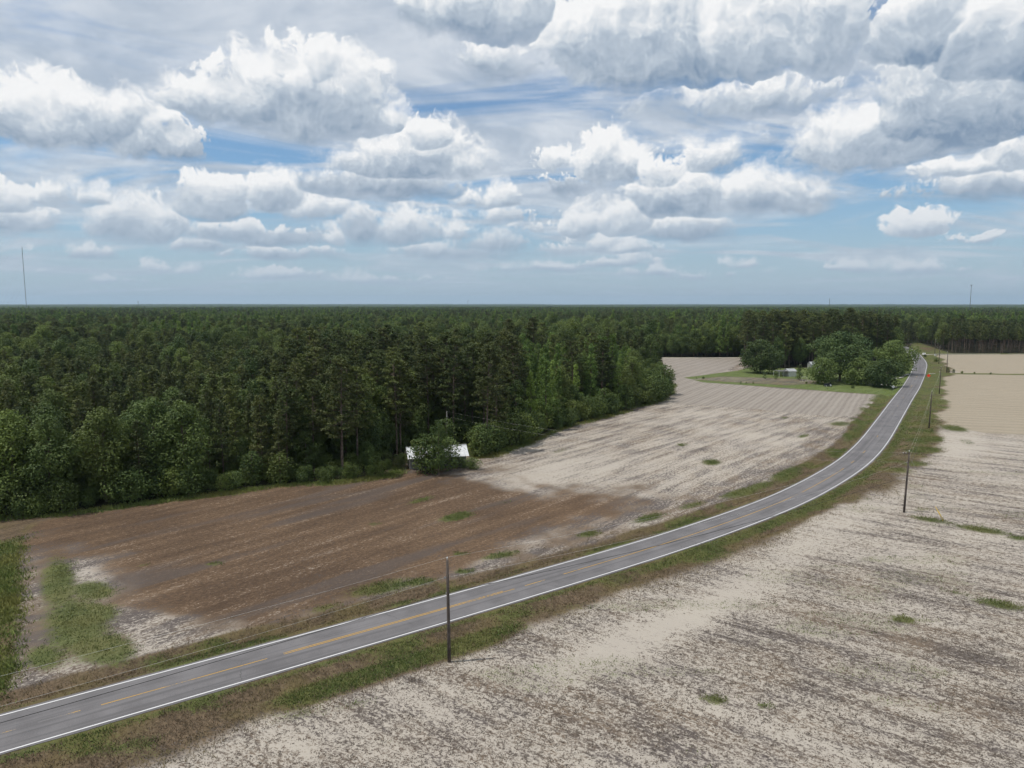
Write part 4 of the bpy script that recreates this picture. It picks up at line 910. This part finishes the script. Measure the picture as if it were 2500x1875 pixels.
for i, (x, y, h, lb) in enumerate([(1600, 829, 1.5, 'dark bush at the left of the garden rows'), (1612, 829, 1.3, 'second dark bush beside the garden rows'), (1627, 829, 1.4, 'third dark bush beside the garden rows'), (1519, 818, 1.4, 'small bush at the left point of the lawn'), (1505, 818, 1.0, 'tiny bush at the far left point of the lawn'),
                                   (1742, 828, 1.2, 'low bush near the upright tree'), (1842, 838, 1.6, 'low bush at the front of the lawn by the field'), (2048, 804, 3.0, 'dark bush in the grass strip between the right-hand fields'), (2060, 805, 2.2, 'second dark bush in the grass strip between the right-hand fields'), (2078, 806, 1.5, 'third low bush in the grass strip on the right'),
                                   (2105, 807, 1.3, 'low bush farther right in the grass strip'), (2140, 808, 1.2, 'low bush near the right end of the grass strip'), (2022, 781, 2.6, 'low bush on the roadside bank below the far poles'), (1998, 770, 2.2, 'low bush at the corner of the side lane'), (2275 / SV, 1052 / SV, 1.0, 'small green clump at the foot of the utility pole in the grass strip')]):
    p = G(x, y); shrub(p.x, p.y, h, lb)
M_WALLW = simple('white_siding', (0.66, 0.66, 0.64), 0.6, 0.08, 1.5); M_ROOFG = simple('grey_roof_metal', (0.36, 0.37, 0.38), 0.5, 0.15, 1.0); M_DARK = simple('dark_glass', (0.02, 0.022, 0.025), 0.15, 0.1, 1, 0, 0.5); M_CONC = simple('pale_concrete', (0.46, 0.44, 0.40), 0.85, 0.15, 1.5)
def gable(root, L, Wd, ev, rg, ov=.4, wall=M_WALLW, roof=M_ROOFG, x0=0.0, y0=0.0):
    MB().add([(x0, y0, 0), (x0 + L, y0, 0), (x0 + L, y0 + Wd, 0), (x0, y0 + Wd, 0), (x0, y0, ev), (x0 + L, y0, ev), (x0 + L, y0 + Wd, ev), (x0, y0 + Wd, ev), (x0, y0 + Wd / 2, rg), (x0 + L, y0 + Wd / 2, rg)],
             [(0, 1, 5, 4), (2, 3, 7, 6), (1, 2, 6, 9, 5), (3, 0, 4, 8, 7), (3, 2, 1, 0)]).build('wall', wall, root)
    for sgn in (0, 1):
        ya, yb = (y0 - ov, y0 + Wd / 2) if sgn == 0 else (y0 + Wd + ov, y0 + Wd / 2); zl = ev - ov * (rg - ev) / (Wd / 2)
        vs = [(x0 - ov, ya, zl + .03), (x0 + L + ov, ya, zl + .03), (x0 + L + ov, yb, rg + .03), (x0 - ov, yb, rg + .03)]; vs += [(a, b, c + .12) for a, b, c in vs]
        MB().add(vs, [(3, 2, 1, 0), (4, 5, 6, 7), (0, 1, 5, 4), (1, 2, 6, 5), (2, 3, 7, 6), (3, 0, 4, 7)]).build('roof', roof, root)
def window(root, c, d):
    w = MB().box(c, d).build('window', M_WALLW, root); MB().box((c[0], c[1] - .05 if d[1] < d[0] else c[1], c[2]), (d[0] * .8, d[1], d[2] * .82) if d[1] < d[0] else (d[0] + .06, d[1] * .8, d[2] * .82)).build('pane', M_DARK, w)
p = G(1806, 806); house = prop(empty('house', (p.x - 8, p.y, zg(p.x, p.y)), -0.25), 'white farmhouse with a pale grey roof behind the yard trees', 'house')
gable(house, 16, 9, 3.4, 6.6)
MB().box((8, -1.3, .2), (16, 2.5, .4)).build('porch_floor', M_CONC, house)
for k in range(5): MB().box((.4 + k * 3.8, -2.3, 1.7), (.22, .22, 2.6)).build('porch_post', M_WALLW, house)
MB().add([(-.3, -2.8, 3.0), (16.3, -2.8, 3.0), (16.3, -.42, 3.55), (-.3, -.42, 3.55), (-.3, -2.8, 3.1), (16.3, -2.8, 3.1), (16.3, -.42, 3.65), (-.3, -.42, 3.65)], [(3, 2, 1, 0), (4, 5, 6, 7), (0, 1, 5, 4), (1, 2, 6, 5), (2, 3, 7, 6), (3, 0, 4, 7)]).build('porch_roof', M_ROOFG, house)
for xx in (2, 5.2, 10.8, 14): window(house, (xx, -.02, 1.95), (1.1, .1, 1.5))
MB().box((8, -.03, 1.45), (1.0, .08, 2.1)).build('door', M_DARK, house)
p = G(1713, 813); gar = prop(empty('garage', (p.x - 2.0, p.y, zg(p.x, p.y)), 0.1), 'small white garage with an open carport on its left', 'garage')
gable(gar, 3.9, 6.0, 2.5, 3.5, .25)
MB().box((-2.6, 3.0, 2.55), (5.0, 6.2, .14)).build('carport_roof', simple('dark_grey_roof_metal', (.13, .13, .13), .6, .2), gar)
for xx in (-4.9, -2.6, -.35):
    MB().box((xx, .1, 1.22), (.14, .14, 2.44)).build('carport_post', M_WALLW, gar); MB().box((xx, 5.9, 1.22), (.14, .14, 2.44)).build('carport_post', M_WALLW, gar)
p = G(1752, 797); sh2 = prop(empty('outbuilding', (p.x, p.y, zg(p.x, p.y)), 0.05), 'grey outbuilding behind the garage under dark pines', 'outbuilding')
gable(sh2, 6, 4.5, 2.6, 3.8, .2, simple('grey_siding', (.30, .31, .32), .7, .15), M_ROOFG)
MB().box((2.2, -.03, 1.05), (1.8, .06, 2.0)).build('door', M_WALLW, sh2)
# tractor
p = G(1789, 834); tr = prop(empty('tractor', (p.x, p.y, zg(p.x, p.y)), 0.15), 'dark tractor with white wheel rims parked under the yard trees', 'tractor')
M_TRAC = simple('dark_blue_paint', (.018, .022, .035), .4, .2, 3, 0, .5); M_TYRE = simple('tyre_rubber', (.02, .02, .02), .85, .15)
MB().box((-.85, 0, .95), (1.7, .62, .62), 0, .92).build('hood', M_TRAC, tr); MB().box((.55, 0, .85), (1.1, .9, .5)).build('rear_body', M_TRAC, tr)
MB().box((.62, 0, 1.3), (.5, .5, .16)).box((.88, 0, 1.55), (.12, .5, .5)).build('seat', M_TYRE, tr); MB().tube([(-.05, 0, 1.2), (.12, 0, 1.6)], .025, 6).disc((.12, 0, 1.6), .2, (.4, 0, 1), .03).build('steering_wheel', M_TYRE, tr)
for yy in (-.62, .62): MB().box((.62, yy, 1.42), (1.0, .42, .05)).build('fender', M_TRAC, tr)
MB().tube([(1.05, -.45, 1.0), (1.05, -.45, 2.2), (1.05, .45, 2.2), (1.05, .45, 1.0)], .035, 6).build('roll_bar', M_TRAC, tr)
for (xx, yy, r_) in [(.62, -.66, .68), (.62, .66, .68), (-1.25, -.6, .42), (-1.25, .6, .42)]:
    w = MB().disc((xx, yy, r_ - .1), r_, (0, 1, 0), .32, 18).build('wheel', M_TYRE, tr); MB().disc((xx, yy, r_ - .1), r_ * .62, (0, 1, 0), .36, 14).build('rim', M_WALLW, w)
# A-frame swing
p = G(1737, 823); sw = prop(empty('swing_frame', (p.x, p.y, zg(p.x, p.y)), .2), 'pale A-frame swing stand on the lawn beside the upright tree', 'swing')
for xx in (-1.3, 1.3): MB().tube([(xx, -.9, 0), (xx, 0, 2.1), (xx, .9, 0)], .05, 6).build('leg', M_WALLW, sw)
MB().tube([(-1.4, 0, 2.1), (1.4, 0, 2.1)], .05, 6).build('top_bar', M_WALLW, sw); MB().box((0, 0, .6), (1.2, .45, .08)).tube([(-.55, 0, .6), (-.55, 0, 2.1)], .015, 4).tube([(.55, 0, .6), (.55, 0, 2.1)], .015, 4).build('seat', M_BOARD, sw)
# driveways and the side lane
def path_strip(name, pts_, w, mt, z=.02):
    P_ = [G(*q) for q in pts_]; V = []
    for i, q in enumerate(P_):
        t = (P_[min(i + 1, len(P_) - 1)] - P_[max(i - 1, 0)]).normalized(); nn = Vector((t.y, -t.x, 0))
        for sgn in (-1, 1):
            c = q + nn * w / 2 * sgn * (1 + .15 * math.sin(i * 2.1 + sgn)); V.append((c.x, c.y, zg(q.x, q.y) + z + .06))
    me = bpy.data.meshes.new(name); me.from_pydata(V, [], [(2 * i, 2 * i + 1, 2 * i + 3, 2 * i + 2) for i in range(len(P_) - 1)]); me.materials.append(mt)
    return prop(link(bpy.data.objects.new(name, me)), kind='structure')
path_strip('driveway', [(1937, 834.5), (1926, 833.5), (1915, 832), (1900, 830), (1880, 829.2), (1860, 828.5), (1840, 826)], 3.4, M_CONC)
path_strip('driveway', [(1965, 808), (1950, 812), (1930, 816.5), (1905, 819), (1885, 819.5)], 2.6, M_CONC)
path_strip('side_lane', [(1992, 766.5), (2002, 765.5), (2020, 764.8), (2060, 764.5), (2120, 764.6), (2260, 764.6)], 4.2, simple('gravel', (.26, .24, .20), .95, .25, .8))
path_strip('farm_track', [(1370, 773.6), (1440, 773.2), (1520, 772.8), (1600, 772.6)], 4.5, simple('pale_track_sand', (.45, .41, .35), .95, .15, .5))
# mailbox by the drive
p = G(1964, 806.5); mbx = prop(empty('mailbox', (p.x, p.y, zg(p.x, p.y)), .6), 'dark mailbox on a post at the left edge of the road', 'mailbox')
MB().box((0, 0, .55), (.1, .1, 1.1)).build('post', M_BOARD, mbx); MB().box((0, 0, 1.2), (.22, .5, .2)).tube([(0, -.25, 1.3), (0, .25, 1.3)], .11, 10).build('box', M_TRAC, mbx)
# road signs
p = G(1929, 847); sg = prop(empty('road_sign', (p.x, p.y, zg(p.x, p.y)), math.radians(-28)), 'grey back of a diamond road sign on the left verge', 'road sign')
MB().box((0, 0, 1.3), (.06, .05, 3.0)).build('post', M_STEEL, sg)
d_ = .66; MB().add([(-d_, -.035, 2.45), (0, -.035, 2.45 - d_), (d_, -.035, 2.45), (0, -.035, 2.45 + d_), (-d_, -.032 - .02, 2.45), (0, -.052, 2.45 - d_), (d_, -.052, 2.45), (0, -.052, 2.45 + d_)], [(0, 1, 2, 3), (7, 6, 5, 4), (0, 4, 5, 1), (1, 5, 6, 2), (2, 6, 7, 3), (3, 7, 4, 0)]).build('sign_plate', simple('aluminium_plate', (.50, .51, .52), .4, .05, 2, .3), sg)
p = G(*s2212(2267, 922)); og = prop(empty('warning_sign', (p.x, p.y, zg(p.x, p.y)), math.radians(-20)), 'bright orange-red warning sign standing on the right road shoulder', 'road sign')
M_OR = simple('fluorescent_orange', (.95, .055, .018), .5, .03)
R0 = .88; C0 = (0, 0, 1.28); q_ = []
for k in range(4):
    a = math.pi / 2 * k
    for j in (-2, -1, 0, 1, 2):
        b = a + j * .13; rr = R0 * (1 - .075 * (j * .5) ** 2 * 1.0) * (1 / (abs(math.cos(b - a)) + abs(math.sin(b - a)))) * (1.0 if j else .96); q_.append((math.cos(b) * rr, math.sin(b) * rr))
nq = len(q_); vs = [(x, -.015, C0[2] + y) for x, y in q_] + [(x, .015, C0[2] + y) for x, y in q_]
MB().add(vs, [tuple(range(nq)), tuple(range(2 * nq - 1, nq - 1, -1))] + [(i, (i + 1) % nq, nq + (i + 1) % nq, nq + i) for i in range(nq)][::1]).build('sign_face', M_OR, og)
for sx_ in (-.5, .5):
    MB().tube([(0, .05, .62), (sx_, -.55, 0)], .022, 6).build('leg', M_STEEL, og); MB().tube([(0, .05, .62), (sx_, .6, 0)], .022, 6).build('leg', M_STEEL, og)
MB().tube([(0, .04, .4), (0, .04, 2.1)], .02, 6).build('mast', M_STEEL, og)
# white car at the side lane
p = G(1996, 767.2); car = prop(empty('car', (p.x, p.y, .05), math.radians(58)), 'white car at the corner of the side lane, far down the road', 'car')
M_CARW = simple('white_car_paint', (.78, .78, .78), .25, .03, 1, 0, .5)
prof = [(-2.25, .35), (-2.25, .85), (-2.1, 1.0), (-1.2, 1.05), (-.7, 1.45), (.9, 1.5), (1.75, 1.05), (2.2, .9), (2.25, .35)]
def extr(pr, w, w2=None):
    n_ = len(pr); vs = [(x, -w / 2, z) for x, z in pr] + [(x, w / 2, z) for x, z in pr]
    return vs, [tuple(range(n_)), tuple(range(2 * n_ - 1, n_ - 1, -1))] + [(i, n_ + i, n_ + (i + 1) % n_, (i + 1) % n_) for i in range(n_)]
MB().add(*extr(prof, 1.78)).build('body', M_CARW, car)
for yy in (-.895, .895): MB().add(*[[(x, y + yy, z) for x, y, z in extr([(-1.05, 1.06), (-.62, 1.38), (.82, 1.42), (1.45, 1.06)], .02)[0]], extr([(0, 0)] * 4, .02)[1]]).build('side_window', M_DARK, car)
MB().add([(-1.19, -.75, 1.08), (-1.19, .75, 1.08), (-.74, .68, 1.43), (-.74, -.68, 1.43), (-1.17, -.75, 1.07), (-1.17, .75, 1.07), (-.72, .68, 1.42), (-.72, -.68, 1.42)], [(0, 1, 2, 3), (7, 6, 5, 4)]).build('windscreen', M_DARK, car)
for xx in (-1.4, 1.4):
    for yy in (-.8, .8):
        w = MB().disc((xx, yy, .33), .33, (0, 1, 0), .22, 14).build('wheel', M_TYRE, car); MB().disc((xx, yy, .33), .19, (0, 1, 0), .25, 10).build('rim', M_STEEL, w)
for yy in (-.6, .6): MB().box((-2.26, yy, .75), (.05, .3, .14)).build('headlight', M_PORC, car)
# white marker and culvert
p = G(*s2212(2283, 868.5)); cb = prop(empty('utility_box', (p.x, p.y, zg(p.x, p.y))), 'small white box on the bank beside the side lane', 'box')
MB().box((0, 0, .6), (1.0, .8, 1.2), 0, .95).build('cabinet', M_WALLW, cb); MB().box((0, 0, 1.25), (1.1, .9, .1)).build('lid', M_WALLW, cb)
p = G(*s2212(2275, 911)); cv = prop(empty('culvert_pipe', (p.x, p.y, zg(p.x, p.y) + .25), .15), 'white drain pipe lying in the ditch behind the orange sign', 'pipe')
MB().tube([(-1.8, 0, 0), (1.9, 0, 0)], .16, 10).build('pipe', M_CONC, cv, True); MB().tube([(1.75, 0, 0), (1.95, 0, 0)], .2, 10).build('collar', M_CONC, cv, True)

# ------------------------------------------------------------------ towers on the horizon
M_MAST = simple('mast_steel', (.10, .10, .11), .6, .1)
def mast(px_, top_y, dist, label, r, platform=False, guys=True):
    a = (px_ - 1250) / 1736.0; d = Vector((a, 1, 0)) * dist; b = -(top_y - 937.5) / 1736.0
    dd = Vector((a, math.cos(PITCH) + b * math.sin(PITCH), -math.sin(PITCH) + b * math.cos(PITCH))); h = H + dd.z / dd.y * dist
    root = prop(empty('radio_mast', (d.x, d.y, -1.0)), label, 'tower', 'towers on the horizon'); h += 1
    if not platform:
        for k in range(3):
            q = (math.cos(k * 2.094) * r, math.sin(k * 2.094) * r); MB().tube([(q[0], q[1], 0), (q[0], q[1], h * .97)], r * .32, 5).build('leg', M_MAST, root)
        mb = MB(); nseg = int(h / (r * 5))
        for j in range(nseg):
            for k in range(3):
                z0, z1 = h * .97 * j / nseg, h * .97 * (j + 1) / nseg; k2 = (k + 1) % 3
                mb.tube([(math.cos(k * 2.094) * r, math.sin(k * 2.094) * r, z0), (math.cos(k2 * 2.094) * r, math.sin(k2 * 2.094) * r, z1)], r * .14, 3, False)
        mb.build('bracing', M_MAST, root); MB().tube([(0, 0, h * .97), (0, 0, h)], r * .3, 5).build('antenna', M_MAST, root)
        if guys:
            for k in range(3):
                for lv in (.45, .9): MB().tube([(0, 0, h * lv), (math.cos(k * 2.094 + .5) * h * .55, math.sin(k * 2.094 + .5) * h * .55, 0)], .06, 3, False).build('guy_cable', M_MAST, root)
    else:
        MB().tube([(0, 0, 0), (0, 0, h * .5), (0, 0, h)], [r, r * .8, r * .6], 8).build('shaft', M_MAST, root)
        MB().tube([(0, 0, h - 2.5), (0, 0, h - 1.8)], [2.2, 2.4], 12).build('platform', M_MAST, root)
        for k in range(6): MB().box((math.cos(k * 1.047) * 2.5, math.sin(k * 1.047) * 2.5, h - 1.6), (.5, .3, 2.6), k * 1.047).build('antenna', M_MAST, root)
mast(71.5, 599, 3300, 'very tall thin radio mast on the left horizon', 1.0)
mast(2361.5, 695, 2300, 'tower with antenna platform on the right horizon', .9, True)
mast(2020, 728, 5200, 'tiny distant tower right of centre above the forest', 1.4, False, False)
mast(1143, 733, 6500, 'tiny faint tower near the middle of the horizon', 1.6, False, False)
mast(343, 734, 6000, 'tiny faint tower on the left part of the horizon', 1.6, False, False)

# ------------------------------------------------------------------ grass and dry weeds
def blades(px_, py_, pz_, hts, seed, nb=5, spread=.22, wid=.05, lean_=.45):
    r = np.random.default_rng(seed); n_ = len(px_) * nb; c = np.repeat(np.stack([px_, py_, pz_], 1), nb, 0); h = np.repeat(hts, nb) * r.uniform(.55, 1.1, n_)
    c[:, :2] += r.normal(0, spread, (n_, 2)); a = r.uniform(0, 6.283, n_); w = wid * r.uniform(.7, 1.4, n_)
    u = np.stack([np.cos(a) * w, np.sin(a) * w, np.zeros(n_)], 1); l = np.stack([r.normal(0, lean_, n_) * h, r.normal(0, lean_, n_) * h, h], 1)
    V = np.stack([c - u, c + u, c + l], 1).reshape(-1, 3); T = np.repeat(np.repeat(r.uniform(0, 1, len(px_)), nb), 3)
    return V, np.arange(n_ * 3).reshape(-1, 3), T
def grass_mat(name, a_, b_, c_):
    m, n = mat(name); P = n.node('ShaderNodeNewGeometry').outputs['Position']; c = n.mix(attr(n, 'tone'), a_, b_); c = n.mix(n.ss(n.noise(P, .12, 3, dim='2D'), .42, .62), c, c_)
    finish_mat(n, c, .8, spec=.15); return m
def sample(prob, n_, seed):
    r = np.random.default_rng(seed); w = np.maximum(prob, 0).reshape(ny, nx)[:-1, :-1].ravel() * ((xs[1] - xs[0]) * np.diff(ys))[:, None].repeat(nx - 1, 1).ravel()
    k = r.choice(len(w), n_, p=w / w.sum()); j, i = k // (nx - 1), k % (nx - 1)
    X = xs[i] + r.uniform(0, 1, n_); Y = ys[j] + r.uniform(0, 1, n_) * np.diff(ys)[j]; s = road_d(X, Y); kk = np.abs(s) > 3.9
    return X[kk], Y[kk], zground(X, Y, s)[kk]
dist_ = np.hypot(gx, gy); vis = (gy > 38) & (np.abs(px - 1106) < 1250) & opn
falloff = vis * np.clip((330 - dist_) / 120, 0, 1) * np.minimum(1, 90 / np.maximum(dist_, 1))
pg = np.clip((green - .35) * 2, 0, 1) ** 1.3 * falloff * (1 - .6 * lawn) * np.where(left & (px < 330), .3, 1.0)
X, Y, Z = sample(pg, 42000, 5); V, F, T = blades(X, Y, Z, rng.uniform(.10, .24, len(X)), 6, 5, .22, .035)
prop(link(bpy.data.objects.new('grass', np_mesh('grass', V, F, [grass_mat('grass_blades', (.070, .098, .028), (.140, .175, .055), (.150, .160, .055))], dict(tone=T)))), 'short green grass in the verges and field patches', 'grass', kind='stuff')
pw = np.clip(verge - green * .7, 0, 1) * falloff + .05 * falloff * (a_ < 12)
X, Y, Z = sample(pw, 26000, 7); V, F, T = blades(X, Y, Z, rng.uniform(.10, .32, len(X)), 8, 5, .22, .03)
prop(link(bpy.data.objects.new('dry_weeds', np_mesh('dry_weeds', V, F, [grass_mat('dry_stalks', (.110, .082, .054), (.250, .190, .120), (.170, .140, .070))], dict(tone=T)))), 'dry brown weeds standing along both road ditches', 'weeds', kind='stuff')
# tall green weeds in the ditch at the far left and under the wood
pt = np.maximum(.5 * ditch * np.clip((n_big - .40) * 3 + np.clip((py - 1250) / 200, -.3, .5), 0, 1), marg * .5) * falloff * (np.hypot(gx - POLES[1].x, gy - POLES[1].y) > 5)
X, Y, Z = sample(pt, 7000, 9); V, F, T = blades(X, Y, Z, rng.uniform(.2, .6, len(X)), 10, 7, .4, .05, .5)
prop(link(bpy.data.objects.new('tall_weeds', np_mesh('tall_weeds', V, F, [grass_mat('tall_weed_leaves', (.085, .120, .030), (.180, .215, .060), (.190, .190, .055))], dict(tone=T)))), 'tall green weeds in the left ditch and along the wood', 'weeds', kind='stuff')
# crop residue lying on the nearer sand
pr = np.clip(1.05 - sand, 0, 1) * (1 - green) * vis * np.clip((190 - dist_) / 100, 0, 1) * np.minimum(1, 70 / np.maximum(dist_, 1)) * (a_ > 9) * ~left
X, Y, Z = sample(pr, 36000, 12); V, F, T = blades(X, Y, Z, rng.uniform(.03, .10, len(X)), 13, 4, .14, .05, 1.6)
prop(link(bpy.data.objects.new('crop_residue', np_mesh('crop_residue', V, F, [grass_mat('residue_straw', (.075, .062, .052), (.190, .155, .125), (.120, .100, .082))], dict(tone=T)))), 'dark crop residue scattered over the pale sandy field', 'crop residue', kind='stuff')
